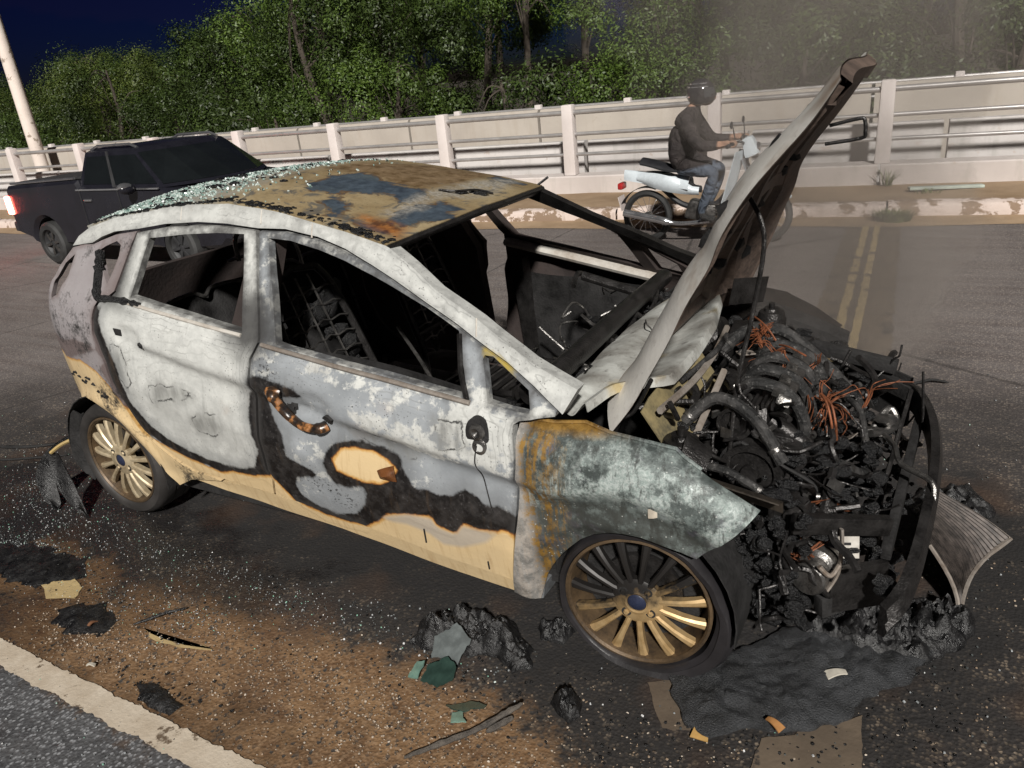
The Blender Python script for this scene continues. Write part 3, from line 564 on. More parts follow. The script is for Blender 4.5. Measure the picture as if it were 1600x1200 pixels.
RBLUE = [[(-1.526, -0.272), (-1.527, -0.1), (-1.451, 0.001), (-1.251, -0.062), (-1.126, -0.033), (-1.071, -0.101), (-1.083, -0.185), (-1.092, -0.256), (-1.17, -0.189), (-1.271, -0.231), (-1.378, -0.305), (-1.461, -0.334)], [(-1.346, -0.419), (-1.334, -0.334), (-1.237, -0.353), (-1.192, -0.424), (-1.239, -0.451), (-1.306, -0.443)], [(-1.045, -0.376), (-1.043, -0.271), (-1.001, -0.102), (-0.904, -0.12), (-0.891, -0.245), (-0.921, -0.328), (-0.945, -0.415), (-0.997, -0.431)], [(-1.313, -0.47), (-1.174, -0.459), (-1.03, -0.475), (-0.953, -0.482), (-0.98, -0.519), (-1.14, -0.503)], [(-1.10, .42), (-1.0, .40), (-.95, .50), (-1.12, .53)], [(-1.95, .05), (-1.75, .1), (-1.65, .3), (-1.85, .35)]]
RBROWN = [(-1.65, -0.021), (-1.62, 0.192), (-1.45, 0.48), (-1.15, 0.56), (-1.10, 0.224), (-1.146, -0.005), (-1.261, -0.049), (-1.451, 0.001)]
RORANGE = [(-1.134, -0.436), (-1.049, -0.424), (-0.941, -0.433), (-0.922, -0.5), (-0.999, -0.493), (-1.087, -0.472)]
RASH = [(-1.081, -0.379), (-1.081, -0.216), (-1.102, -0.008), (-1.09, 0.164), (-1.076, 0.404), (-1.026, 0.567), (-0.932, 0.21), (-0.944, 0.009), (-1.009, -0.029), (-1.024, -0.126), (-1.019, -0.278), (-1.033, -0.367)]
def mat_roof():
    t = NT('heat_stained_roof'); p = t.obj(); X = t.sep(p)
    cell = lambda v, a: t.math('MULTIPLY', t.math('SUBTRACT', v, .5), a)
    n1 = t.noise(3.2, 5, .55, None, .9); n2 = t.noise(19, 6, .65); n3 = t.noise(85, 4, .6); n4 = t.noise(8, 6, .6, None, 1.2)
    c = t.mix(t.rng(n1, .35, .65), (.24, .175, .09), (.38, .30, .175)); c = t.mix(t.rng(n2, .5, .72, 0, .6), c, (.17, .11, .05))
    c = t.mix(t.rng(n4, .55, .62, 0, .75), c, (.075, .082, .088))
    wob = t.math('ADD', cell(n4, .17), cell(n2, .05))
    br = t.rng(t.math('ADD', t.attr('sd_brown'), wob), -.03, .05, .9, 0); c = t.mix(br, c, t.mix(t.rng(n2, .35, .65), (.11, .065, .028), (.24, .165, .095)))
    bl = t.rng(t.math('ADD', t.attr('sd_blue'), wob), -.008, .012, 1, 0); steel = t.mix(t.rng(n2, .3, .7), (.035, .045, .060), (.075, .102, .132)); steel = t.mix(t.rng(n1, .5, .7, 0, .6), steel, (.085, .105, .105)); c = t.mix(bl, c, steel)
    rim = t.math('MULTIPLY', t.rng(t.math('ABSOLUTE', t.math('ADD', t.attr('sd_blue'), wob)), .014, .004), t.rng(n2, .4, .6)); c = t.mix(t.math('MULTIPLY', rim, .8), c, (.10, .05, .015))
    ash = t.rng(t.math('ADD', t.attr('sd_ash'), wob), -.02, .03, .85, 0); c = t.mix(t.math('MULTIPLY', ash, t.rng(n2, .3, .55)), c, t.mix(t.rng(n3, .4, .6), (.22, .20, .165), (.40, .38, .34)))
    og = t.rng(t.math('ADD', t.attr('sd_orange'), cell(n4, .1)), -.02, .04, .9, 0); c = t.mix(og, c, t.mix(t.rng(n2, .4, .6), (.10, .035, .015), (.34, .13, .03)))
    ashk = t.math('MULTIPLY', t.rng(t.math('ADD', X[0], cell(n4, .4)), -1.62, -1.92), t.rng(n2, .25, .6)); c = t.mix(ashk, c, (.33, .34, .32))
    c = t.mix(t.rng(n3, .60, .76, 0, .6), c, (.03, .028, .025)); c = t.mix(t.rng(n2, .68, .78, 0, .45), c, (.42, .37, .28))
    b = t.bump(n2, .45, .006); b = t.bump(n3, .35, .003, b); b = t.bump(bl, .3, .002, b)
    return t.bsdf(c, t.rng(n2, .3, .7, .38, .72), .15, b, .45)
M_ROOF = mat_roof()
M_SOOT = simple('soot_black', (.026, .025, .025), .75, 0, .5, 14, .5, .006, spec=.3)
M_SOOT2 = simple('charred_metal', (.048, .045, .044), .34, .6, .5, 18, .5, .005)
M_INT = simple('smoked_interior', (.028, .023, .022), .8, 0, .4, 7, .4, .006, col2=(.052, .039, .036), spec=.25)
M_ALU = simple('burnt_aluminium', (.24, .23, .22), .33, .85, .4, 24, .4, .004, col2=(.05, .048, .046))
M_STEEL = simple('scorched_steel', (.33, .30, .27), .55, .35, .35, 9, .35, .004, col2=(.16, .12, .09))
M_COPPER = simple('bare_copper_wire', (.27, .092, .04), .6, .4, .5, 40, .2, .002)
M_CHAR = simple('char_crust', (.014, .014, .015), .33, 0, .7, 30, .9, .012, spec=.5)
M_BAND = simple('tin_ash', (.55, .53, .49), .7, .1, .25, 7, .3, .004, col2=(.34, .29, .24))

M_FARF = simple('far_fender_soot', (.05, .042, .038), .6, .2, .5, 10, .4, .005, col2=(.02, .018, .018))
car = empty('burnt_hatchback'); tag(car, 'burnt-out five-door hatchback with its hood up, standing on the road', 'car')
fd = panel('front_door', TR['front_door'], [TR['front_window'], TR['sail_window']], M_BURN, car, .032, .018); fd['label'] = 'scorched grey front door with tan unburnt paint along the bottom'
rd = panel('rear_door', TR['rear_door'], [TR['rear_window']], M_BURNR, car, .032, .018); rd['label'] = 'ash-white burnt rear door'
rq = panel('rear_quarter', TR['rear_quarter'], [TR['quarter_window'], TR['lamp_hole']], M_QUART, car, .02, .018); rq['label'] = 'grey rear quarter panel with painted-in pink lamp glow and orange-brown paint over the wheel arch'
sl = panel('sill', TR['sill'], [], M_BURN, car, .10, .02, 0, push=-.012)
def fend_fn(x, z):
    zt = np.interp(x, [-.337, -.137, -.029, .13, .253, .36], [.819, .817, .796, .774, .703, .637]); k = np.clip((z - (zt - .075)) / .075, 0, 1); return half(x, z) - .034 * k * k - .02 * np.clip((x - .16) / .2, 0, 1) ** 2
fe = panel('front_fender', TR['fender'], [], M_FEND, car, .006, .016, .002, fn=fend_fn); fe['label'] = 'blue-grey oxidised front fender with rusty rear edge'
for _x, _z0, _z1 in ((-1.90, 1.36, 1.405), (-1.49, 1.345, 1.39), (-1.24, 1.30, 1.345), (-.52, 1.03, 1.08)):
    m = MB(); m.tube([(_x, -float(half(_x, _z0, False)) - .0045, _z0), (_x - .012, -float(half(_x, _z1, False)) - .0045, _z1)], .0035, 6); m.build('weld_seam', M_BAND, car)
ra = panel('roof_rail', TR['rail'], [], M_RAIL, car, .05, .018, .0015, push=.004)
# far side: the same pressings mirrored, smoked on the inside
for nm, key, hol, th in (('rear_door', 'rear_door', ['rear_window'], .03), ('rear_quarter', 'rear_quarter', ['quarter_window', 'lamp_hole'], .02), ('sill', 'sill', [], .1), ('roof_rail', 'rail', [], .05)):
    o = panel(nm, TR[key], [TR[h] for h in hol], M_INT if nm != 'roof_rail' else M_SOOT2, car, th, .035, .002, side=1, attrs=False); o['label'] = 'soot-dark ' + nm.replace('_', ' ') + ' on the far side'
ff = panel('front_fender', TR['fender'], [], M_FARF, car, .006, .03, .002, side=1, attrs=False); ff['label'] = 'black charred front fender on the far side'
# far front door, ajar
fdo = panel('front_door', TR['front_door'], [TR['front_window'], TR['sail_window']], M_INT, car, .05, .03, .002, side=1, attrs=False); fdo['label'] = 'smoked far front door standing ajar'
hx, hy = -.36, .80; ca, sa = math.cos(math.radians(-11)), math.sin(math.radians(-11))
fdo.matrix_parent_inverse = Matrix(); fdo.location = (hx - (ca * hx - sa * hy), hy - (sa * hx + ca * hy), 0); fdo.rotation_euler.z = math.radians(-11)
m = MB(); m.tube([(-1.36, .765, .93), (-1.0, .77, .885), (-.62, .775, .835), (-.42, .775, .81)], .042, 10, flat=.6); m.build('belt_rail', M_BAND, fdo)
m = MB(); m.prism([(-1.30, .86), (-1.25, .30), (-1.18, .28), (-1.22, .86)], lambda p, q, t: (p, t, q), .70, .76); m.build('inner_edge', M_SOOT2, fdo)
m = MB(); m.grid(lambda u, v: (-1.2 + .75 * u, .745 - .02 * math.sin(u * 9) * math.sin(v * 7), .30 + .48 * v), 12, 8); m.build('inner_skin', M_SOOT, fdo)
# B pillars and door inner skins
for s in (-1, 1):
    m = MB(); m.prism([(-1.60, .30), (-1.57, .95), (-1.555, 1.33), (-1.44, 1.33), (-1.40, .95), (-1.34, .30)], lambda p, q, t, s=s: (p, s * (float(half(p, max(q, .3), False)) - t), q), .045, .10); m.build('door_pillar', M_INT, car)
m = MB(); m.grid(lambda u, v: (-2.15 + 1.75 * u, -.735 + .02 * math.sin(11 * u), .24 + (.62 + .18 * (1 - u)) * v), 20, 8, .004); m.build('door_inner', M_SOOT, car)

# ---- roof
RXT = [(-2.45, 1.335), (-2.29, 1.372), (-1.967, 1.408), (-1.677, 1.416), (-1.412, 1.380), (-1.104, 1.320), (-.915, 1.274)]
def roof_z(x): return float(np.interp(x, [p[0] for p in RXT], [p[1] for p in RXT]))
def roof_pt(u, v, dz=0):
    x = -2.45 + (1.535 + .055 * (1 - (2 * v - 1) ** 2)) * u; zr = roof_z(min(x, -.915)) - max(0, x + .915) * .2; y = (2 * v - 1) * (float(half(x, zr, False)) + .004); q = 2 * v - 1
    sag = .052 * (1 - q * q) + .006 * mnoise.noise(Vector((x * 4, y * 4, 0))) + .008 * mnoise.noise(Vector((x * 1.7, y * 2, 5)))
    return (x, y, zr + sag * (1 - .25 * u) + .006 + dz)
m = MB(); m.grid(lambda u, v: roof_pt(u, v), 110, 80, -.012); _P = np.array([(a, b) for a, b, c in m.v]); roof = m.build('roof', M_ROOF, car, attrs=dict(sd_blue=np.min([sdf(_P, q) for q in RBLUE], 0), sd_brown=sdf(_P, RBROWN), sd_orange=sdf(_P, RORANGE), sd_ash=sdf(_P, RASH))); roof['label'] = 'blistered roof skin stained tan, blue and brown'
m = MB(); m.grid(lambda u, v: (lambda p: (p[0] - .05 * (1 - u), p[1], p[2] - .016 - .022 * (1 - abs(2 * u - 1))))(roof_pt(1, v)), 3, 24, -.006); m.build('windscreen_header', M_SOOT2, car)
m = MB(); m.tube([roof_pt(1, k / 16, -.014) for k in range(17)], .011, 8); m.build('windscreen_header', M_SOOT2, car)
# crusted drip channel along the roof edge and glass crumbs on the rear of the roof
random.seed(21); m = MB()
for k in range(620):
    u = random.random(); u = min(.99, max(0, u + .03 * mnoise.noise(Vector((u * 30, 0, 0))))); p = roof_pt(u, .0 + abs(random.gauss(0, .016))); r = random.uniform(.0025, .0075) * (1.1 + .9 * mnoise.noise(Vector((u * 14, 3, 0))))
    m.lump((p[0], p[1], p[2] + r * .2), (r * random.uniform(1, 2.6), r, r * .6), k, .6, 1)
m.build('crusted_seam', M_CHAR, roof, kind='stuff')
random.seed(22)
t = NT('roof_glass_crumbs'); v = t.voro(70, out='Color'); g = t.mix(t.sep(v)[0], (.12, .22, .19), (.60, .66, .63)); g = t.mix(t.rng(t.sep(v)[1], .78, .85), g, (.03, .03, .03))
M_CRUMB = t.bsdf(g, .18, 0, None, .6)
m = MB()
for k in range(7000):
    u = abs(random.gauss(0, .22)); vv = random.uniform(.02, .98)
    if u > .62 or u < .01: continue
    if random.random() < (u / .62) ** .7 * .75: continue
    p = roof_pt(u, vv); r = random.uniform(.003, .007)
    m.box((p[0], p[1], p[2] + r * .5), (r * 2, r * 1.5, r), (random.random() * 3, random.random(), random.random() * 3), .7)
m.build('glass_crumbs', M_CRUMB, roof, 0, kind='stuff')
m = MB()
for k in range(46):
    u = abs(random.gauss(.1, .2)); vv = random.uniform(.03, .97); p = roof_pt(min(u, .95), vv); r = random.uniform(.008, .022)
    m.lump((p[0], p[1], p[2] + r * .2), (r * 1.8, r, r * .5), k, .6, 1)
m.lump(roof_pt(.93, .60), (.05, .02, .012), 3, .6, 2); m.lump(roof_pt(.90, .55), (.03, .03, .01), 4, .6, 2)
m.build('charred_bits', M_CHAR, roof, kind='stuff')
m = MB(); m.tube(catmull([roof_pt(.86, .50, .004), roof_pt(.90, .52, .012), roof_pt(.93, .60, .016), roof_pt(.96, .64, .006)]), .0045, 6); m.build('bent_bracket', M_SOOT2, roof)
m = MB(); m.tube([roof_pt(.99, .985), Vector(roof_pt(1.0, .995)) + Vector((.03, .01, .035))], .006, 6); m.build('bent_bracket', M_SOOT2, roof)

# ---- handles, mirror hole, patches
def hp(x, z, out=0): return (x, -float(half(x, z)) - out, z)
t = NT('melted_handle'); n = t.noise(30, 5); cc = t.ramp(n, [(.35, (.012, .010, .010)), (.52, (.04, .022, .012)), (.60, (.28, .12, .04)), (.72, (.42, .22, .12))]); M_HAND = t.bsdf(cc, .3, 0, t.bump(n, .6, .006), .6)
m = MB(); m.tube(catmull([hp(-1.30, .822, .004), hp(-1.275, .812, .028), hp(-1.262, .775, .034), hp(-1.235, .733, .036), hp(-1.175, .704, .034), hp(-1.11, .700, .026), hp(-1.09, .705, .006)]), [.022] * 3 + [.021] * 6 + [.017] * 10 + [.016] * 10 + [.021] * 8, 12, flat=.8)
m.lump(hp(-1.288, .815, .012), (.036, .022, .024), 3, .3, 2); m.build('door_handle', M_HAND, fd)
m = MB(); m.lump(hp(-1.07, .735, .002), (.022, .01, .018), 5, .6, 2); m.build('latch_hole', M_SOOT, fd); m = MB(); m.lump(hp(-1.245, .755, -.002), (.022, .012, .03), 8, .6, 2); m.build('latch_hole', M_SOOT, fd)
m = MB(); m.prism([(-2.178, .944), (-2.148, .940), (-2.146, .966), (-2.178, .972)], lambda p, q, t: (p, -float(half(p, q)) - t, q), -.03, .0035); m.build('latch_hole', M_SOOT, rd)
m = MB(); m.lump(hp(-2.012, .917, -.001), (.012, .008, .014), 5, .5, 2); m.build('latch_hole', M_SOOT, rd)
mc = hp(-.462, .768); m = MB(); m.lathe([(.001, .004), (.044, .004), (.050, .002), (.050, -.02)], mc, (0, -1, 0), 28, fn=lambda p, w, r, h: Vector((mc[0] + (p.x - mc[0]) * .82, p.y, mc[2] + (p.z - mc[2]) * 1.22))); m.build('mirror_mount', M_SOOT, fd)
m = MB(); m.lathe([(.001, .006), (.016, .016), (.024, .014), (.028, .004)], (mc[0] + .004, mc[1], mc[2] + .016), (0, -1, 0), 20); m.lathe([(.010, .002), (.016, .012), (.024, .010), (.028, .003)], (mc[0] + .008, mc[1] - .002, mc[2] - .034), (0, -1, 0), 20); m.build('mirror_bracket', M_ALU, fd)
m = MB(); m.tube(catmull([hp(-.462, .74, .003), hp(-.472, .68, .003), hp(-.468, .62, .003), hp(-.455, .56, .003), hp(-.44, .50, .003)]), .0022, 5); m.build('dangling_wire', M_SOOT2, fd)
m = MB(); m.grid(lambda u, v: hp(-.875 + .07 * u - .01 * v, .545 + .055 * v * (.5 + .5 * u), .004 + .02 * math.sin(3 * u) * (1 - abs(2 * v - 1))), 6, 6, .003); m.build('paint_curl', simple('brown_paint_flake', (.16, .06, .02), .35, 0, .4, 20), fd)
for (x0, z0, x1, z1) in ((-.745, .30, -.735, .365), (-.50, .25, -.497, .285)):
    m = MB(); m.tube([hp(x0, z0, .003), hp(x1, z1, .004)], .0028, 5); m.build('soot_drip', M_SOOT, fd)
# small pale chip on the fender
cp = hp(.087, .61, .003); m = MB(); m.grid(lambda u, v: (cp[0] + .026 * (u - .5), cp[1] - .003 * math.sin(u * 3), cp[2] + .034 * (v - .5) * (1 - .5 * u)), 5, 5, .002); m.build('paint_chip', simple('pale_chip', (.62, .55, .45), .7), fe)
m = MB(); m.tube([(x, -float(fend_fn(x, z)) + .003, z + .002) for x, z in TR['fender'][:9]], .0065, 8); m.build('fender_lip', M_FEND, fe)
# window bars: dark post between door glass and sail glass, belt mouldings
m = MB(); m.tube([hp(-.585, 1.03, -.008), hp(-.555, .93, -.006), hp(-.515, .85, -.012)], .011, 8, flat=1.5); m.build('glass_channel', M_SOOT2, fd)
m = MB(); m.tube([hp(x, .847 + .13 * (-.4 - x) - .004, .003) for x in np.linspace(-1.36, -.50, 14)], .009, 8, flat=.9); m.build('belt_moulding', M_STEEL, fd)
m = MB(); m.tube([hp(x, .847 + .13 * (-.4 - x) + .003, .003) for x in np.linspace(-2.12, -1.47, 12)], .008, 8); m.build('belt_moulding', M_BAND, rd)
# melted seal of the rear quarter glass
random.seed(31)
m = MB(); pts = catmull([hp(-2.335, 1.245, .0), hp(-2.31, 1.20, .008), hp(-2.295, 1.14, .010), hp(-2.27, 1.09, .010), hp(-2.20, 1.082, .006), hp(-2.10, 1.075, .004), hp(-2.02, 1.065, .002)], 5); m.tube(pts, [.020 + .008 * mnoise.noise(Vector((k * .9, 0, 0))) - .00028 * k for k in range(len(pts))], 8)
for k in range(14): q = random.choice(pts[:18]); m.lump(q, random.uniform(.008, .02), k, .6, 1)
m.build('melted_seal', M_CHAR, rq)
# crumpled tail-lamp remains
m = MB(); m.grid(lambda u, v: (-2.70 - .09 * v + .015 * math.sin(6 * u), -.74 - .02 * math.sin(3 * u) + .10 * v, .83 + .17 * u - .03 * v), 8, 5, .004); m.build('lamp_fragment', simple('warped_lens', (.50, .30, .26), .35, 0, .35, 12), rq)
# crumbling torn edge over the rear arch
m = MB()
for k in range(14): x = -2.66 + .022 * k; m.lump(hp(x, .70 + .02 * math.sin(k) - max(0, x + 2.5) * .5, .001), (.016, .004, .007), k, .7, 1)
m.build('paint_flakes', M_SOOT, rq)
# tailgate and rear inner structure
m = MB(); m.grid(lambda u, v: (-2.93 - .12 * (1 - (2 * u - 1) ** 2) + .10 * v * v, .60 * (2 * u - 1), .50 + .50 * v), 16, 10, .02); m.build('tailgate', M_INT, car)
m = MB(); m.tube(catmull([(-2.62, -.53, 1.26), (-2.66, -.2, 1.30), (-2.66, .2, 1.30), (-2.62, .53, 1.26)]), .03, 8); m.build('rear_header', M_SOOT2, car)
m = MB(); m.grid(lambda u, v: (-2.58 + .16 * u, (.47 + .06 * u) * (2 * v - 1), 1.270 + .075 * u + .03 * (1 - (2 * v - 1) ** 2)), 6, 16, .012); m.build('roof_spoiler', M_RAIL, car, attrs=dict(sd_tan=np.ones(238), sd_black=np.ones(238), sd_grey=np.ones(238), sd_yel=np.ones(238), sd_soot=np.ones(238), sd_edge=np.ones(238), sd_frk=np.ones(238), sd_smd=np.ones(238)))
# floor, firewall, wheel houses
m = MB(); m.box((-1.45, 0, .20), (2.5, 1.42, .05)); m.build('floor_pan', M_SOOT, car)
m = MB(); m.grid(lambda u, v: (-.30 + .05 * math.sin(5 * u), -.72 + 1.44 * u, .22 + .58 * v), 12, 6, .01); m.build('firewall', M_SOOT, car)
for s in (-1, 1):
    for xc, zc in ((-.03, .24), (-2.52, .27)):
        m = MB(); m.grid(lambda u, v, s=s, xc=xc, zc=zc: (xc + .345 * math.cos(math.pi * (1.12 * u - .06)), s * (.80 - .26 * v), zc + .345 * math.sin(math.pi * (1.12 * u - .06))), 18, 3, .004); m.build('wheel_house', M_SOOT, car)
# ---- seats: bare frames with springs
def seat(y, x0=-1.35, label=None):
    e = MB(); w = .21
    for s in (-1, 1):
        e.tube(catmull([(x0 + .42, y + s * w, .42), (x0, y + s * w, .40), (x0 - .06, y + s * w * .98, .60), (x0 - .20, y + s * w * .85, .98), (x0 - .24, y + s * w * .6, 1.10)]), .017, 8)
    e.tube([(x0 - .24, y - w * .6, 1.10), (x0 - .25, y, 1.12), (x0 - .24, y + w * .6, 1.10)], .016, 8)
    e.tube([(x0 - .08, y - w, .66), (x0 - .08, y + w, .66)], .012, 6)
    fr = e.build('seat_frame', M_SOOT2, car)
    e = MB()
    for k in range(7): z = .62 + .065 * k; xx = x0 - .06 - .18 * (z - .6) / .5; e.tube([(xx + .012 * math.sin(q), y - w * .8 + 2 * w * .8 * q / 8, z + .012 * (q % 2)) for q in range(9)], .0045, 5)
    for k in (-1, 0, 1): e.tube([(x0 - .07, y + .09 * k, .60), (x0 - .24, y + .07 * k, 1.08)], .005, 5)
    for k in range(6): e.tube([(x0 + .03 + .065 * k, y - w * .9, .425 + .01 * (k % 2)), (x0 + .03 + .065 * k, y + w * .9, .425)], .005, 5)
    e.build('springs', M_ALU, fr)
    e = MB(); e.tube(catmull([(x0 - .24, y - .06, 1.10), (x0 - .27, y - .06, 1.22), (x0 - .27, y + .06, 1.22), (x0 - .24, y + .06, 1.10)]), .008, 6); e.build('headrest_bar', M_ALU, fr)
    e = MB()
    for k in range(26):
        z = random.uniform(.55, 1.05); e.lump((x0 - .07 - .18 * (z - .6) / .5 - .02, y + random.uniform(-w, w) * .85, z), (.02, random.uniform(.02, .07), random.uniform(.02, .06)), k + int(y * 50), .6, 2)
    e.build('charred_padding', M_CHAR, fr, kind='stuff')
    e = MB(); e.grid(lambda u, v: (x0 - .03 + .44 * u, y - w + 2 * w * v, .37 - .02 * math.sin(3 * u)), 6, 6, .006); e.build('seat_pan', M_SOOT2, fr)
seat(-.37); seat(.37)
for y0, y1 in ((-.60, -.04), (.0, .60)):
    m = MB(); m.grid(lambda u, v, y0=y0, y1=y1: (-2.12 - .16 * v + .012 * math.sin(20 * u), y0 + (y1 - y0) * u, .42 + .55 * v), 16, 8, .02); sb = m.build('rear_seat_back', M_SOOT, car)
    m = MB(); m.tube(catmull([(-2.11, y0 + .02, .50), (-2.22, y0 + .02, .90), (-2.25, y0 + .06, .965), (-2.25, (y0 + y1) / 2 - .06, .98), (-2.235, (y0 + y1) / 2, .955), (-2.25, (y0 + y1) / 2 + .06, .98), (-2.25, y1 - .06, .965), (-2.22, y1 - .02, .90), (-2.11, y1 - .02, .50)]), .009, 6); m.build('seat_tube', M_ALU, sb)
m = MB(); m.tube(catmull([(-2.55, .18, .98), (-2.56, .20, 1.10), (-2.56, .32, 1.15), (-2.56, .44, 1.10), (-2.55, .46, .98)]), .012, 8); m.tube([(-2.54, .10, 1.0), (-2.54, .55, 1.0)], .008, 6); m.build('wiper_motor_bracket', M_ALU, car)
# ---- dashboard skeleton
m = MB(); m.tube(catmull([(-.36, -.70, .855), (-.33, -.50, .872), (-.36, .1, .865), (-.385, .68, .85)]), .036, 14); m.build('dash_beam', M_SOOT2, car)
for y in (-.42, -.1, .2, .45): m = MB(); m.box((-.37, y, .80), (.05, .02, .12), (0, .2, y)); m.tube(catmull([(-.36, y, .84), (-.32, y + .04, .78), (-.28, y + .03, .62)]), .012, 6); m.build('dash_bracket', M_SOOT2, car)
m = MB(); m.tube([(-.34, .40, .84), (-.66, .40, .92)], .02, 10); m.tube(catmull([(-.66, .30, .90), (-.68, .40, .93), (-.66, .50, .88)]), .012, 6)
m.build('steering_column', M_SOOT2, car)
random.seed(41); m = MB()
for k in range(70):
    x = random.uniform(-.62, -.27); y = random.uniform(-.62, .65); m.lump((x, y, random.uniform(.70, .80) - .5 * max(0, -.4 - x)), (random.uniform(.02, .07), random.uniform(.02, .06), random.uniform(.015, .04)), k, .7, 2)
for k in range(60):
    x = random.uniform(-1.1, -.35); y = random.uniform(-.66, .66); m.lump((x, y, .26 + .1 * random.random()), (random.uniform(.02, .09), random.uniform(.02, .08), random.uniform(.02, .06)), k + 90, .7, 1)
m.build('melted_dashboard', M_CHAR, car, kind='stuff')
random.seed(42); m = MB()
for k in range(26):
    p = Vector((random.uniform(-.6, -.25), random.uniform(-.6, .65), random.uniform(.72, .86))); q = [p]
    for j in range(4): q.append(q[-1] + Vector((random.uniform(-.05, .05), random.uniform(-.09, .09), random.uniform(-.05, .04))))
    m.tube(catmull(q, 3), random.uniform(.002, .006), 5)
m.build('dash_wiring', M_ALU, car, kind='stuff')
m = MB(); m.tube(catmull([(-.50, -.70, .30), (-1.0, -.30, .62), (-1.32, -.1, .80)]), .008, 6); m.build('seat_belt_bar', M_ALU, car); m = MB(); m.tube([(-1.06, .70, .55), (-.70, .70, .25)], .006, 6); m.build('seat_belt_bar', M_ALU, car)
# ================================================================== HOOD, ENGINE BAY, WHEELS
HE = [(-.104, .743), (-.03, .84), (.033, .961), (.082, 1.06), (.126, 1.155), (.178, 1.253), (.21, 1.337), (.272, 1.433), (.351, 1.528), (.418, 1.61), (.472, 1.692)]
HC = catmull([(a, 0, b) for a, b in HE], 6)
def hood_pt(s, q, d=0.):
    k = s * (len(HC) - 1); i = min(int(k), len(HC) - 2); p = HC[i].lerp(HC[i + 1], k - i); i0 = max(i - 6, 0); i1 = min(i + 7, len(HC) - 1); t = (HC[i1] - HC[i0]).normalized()
    n = Vector((-t.z, 0, t.x)); c = .108 - .048 * s
    o = c * (1 - abs(q) ** 4.5) - d + .010 * mnoise.noise(Vector((s * 4, q * 3, 1))) * (1 - abs(q) * .5)
    return Vector((p.x, 0, p.z)) + n * o + Vector((.035 * max(q, 0) * (1 - s) - .055 * max(q, 0) * s + .035 * s ** 6 * (1 - q * q) + .012 * mnoise.noise(Vector((s * 3, q * 2, 9))), (.665 - .05 * s) * q, 0))
t = NT('hood_skin'); n1 = t.noise(4, 6, .6); n2 = t.noise(18, 6, .65); n3 = t.noise(80, 4)
c = t.mix(t.rng(n1, .3, .7), (.60, .575, .53), (.78, .755, .71)); c = t.mix(t.rng(n2, .56, .74, 0, .4), c, (.36, .32, .28)); c = t.mix(t.rng(t.noise(3.1, 4, .5, t.map(t.obj(), loc=(2, 5, 3))), .56, .68, 0, .8), c, (.24, .135, .06)); c = t.mix(t.rng(n3, .64, .78, 0, .4), c, (.08, .07, .06))
M_HOOD = t.bsdf(c, .7, .1, t.bump(n2, .3, .006, t.bump(n3, .25, .003)), .35)
M_HIN = simple('hood_inside', (.16, .115, .092), .6, .25, .4, 9, .5, .006, col2=(.035, .028, .025))
hood = empty('hood'); hood.parent = car; KIDS.setdefault(car.name, []).append(hood)
bpy.data.objects.remove(hood)
m = MB(); m.grid(lambda u, v: hood_pt(u, 2 * v - 1), 66, 44, 0); hood = m.build('hood', M_HOOD, car, 60); hood['label'] = 'buckled grey-brown hood raised on its prop rod'
def hat(path, w, h, mat=M_HIN, nm='hood_rib', base=.004):
    """pressed hat-section stiffener laid on the underside along (s,q) points"""
    P = [Vector((a, b)) for a, b in path]; m = MB()
    prof = [(-1, base), (-.62, base + h), (.62, base + h), (1, base)]
    def f(u, v):
        k = u * (len(P) - 1); i = min(int(k), len(P) - 2); c = P[i].lerp(P[i + 1], k - i); d = (P[min(i + 1, len(P) - 1)] - P[i]); d = Vector((d.x, d.y * .6)); d.normalize(); nn = Vector((-d.y, d.x / .6))
        a, b = prof[round(v * 3)]; c = c + nn * a * w
        return hood_pt(min(max(c.x, .002), .998), max(-.995, min(.995, c.y)), b)
    m.grid(f, 10 * (len(P) - 1), 3); return m.build(nm, mat, hood, 30)
m = MB(); m.grid(lambda u, v: hood_pt(.002 + .996 * u, (2 * v - 1) * .995, .0035), 60, 40); m.build('inner_skin', M_HIN, hood, 60)
hat([(.02, -.84), (.5, -.83), (.97, -.80)], .07, .028); hat([(.02, .84), (.5, .83), (.97, .80)], .07, .028)
hat([(.965, -.9), (.965, 0), (.965, .9)], .045, .035); hat([(.05, -.9), (.05, 0), (.05, .9)], .06, .03)
hat([(.08, -.55), (.5, -.16), (.93, -.12)], .05, .028); hat([(.08, .55), (.5, .16), (.93, .12)], .05, .028); hat([(.55, -.85), (.55, -.2)], .045, .024); hat([(.55, .85), (.55, .2)], .045, .024)
hat([(.12, -.82), (.4, -.50), (.75, -.72)], .04, .022); hat([(.12, .82), (.4, .50), (.75, .72)], .04, .022)
m = MB()
for k in range(16): s_ = random.uniform(.1, .9); q_ = random.uniform(-.8, .8); m.lump(hood_pt(s_, q_, .012), (.03, .04, .03), k, .5, 1)
m.build('burnt_lining', M_SOOT, hood, kind='stuff')
m = MB(); m.tube(catmull([(.37, .0, 1.535), (.450, .0, 1.551), (.466, .0, 1.546), (.470, .0, 1.510), (.460, .0, 1.495), (.36, .0, 1.482)], 3), .0055, 8); m.build('latch_loop', M_SOOT2, hood)
m = MB(); m.tube(catmull([hood_pt(.62, -.33, .03), (.242, -.255, 1.26), (.226, -.30, 1.04), (.200, -.37, .83), (.197, -.44, .62), (.190, -.47, .50)], 5), .0072, 8); m.build('prop_rod', M_SOOT2, car)
for s in (-1, 1):
    m = MB(); m.tube(catmull([(-.12, s * .60, .70), (-.09, s * .61, .77), (-.05, s * .60, .80), (.0, s * .585, .90)]), .014, 8, flat=.5); m.build('hood_hinge', M_SOOT2, car)
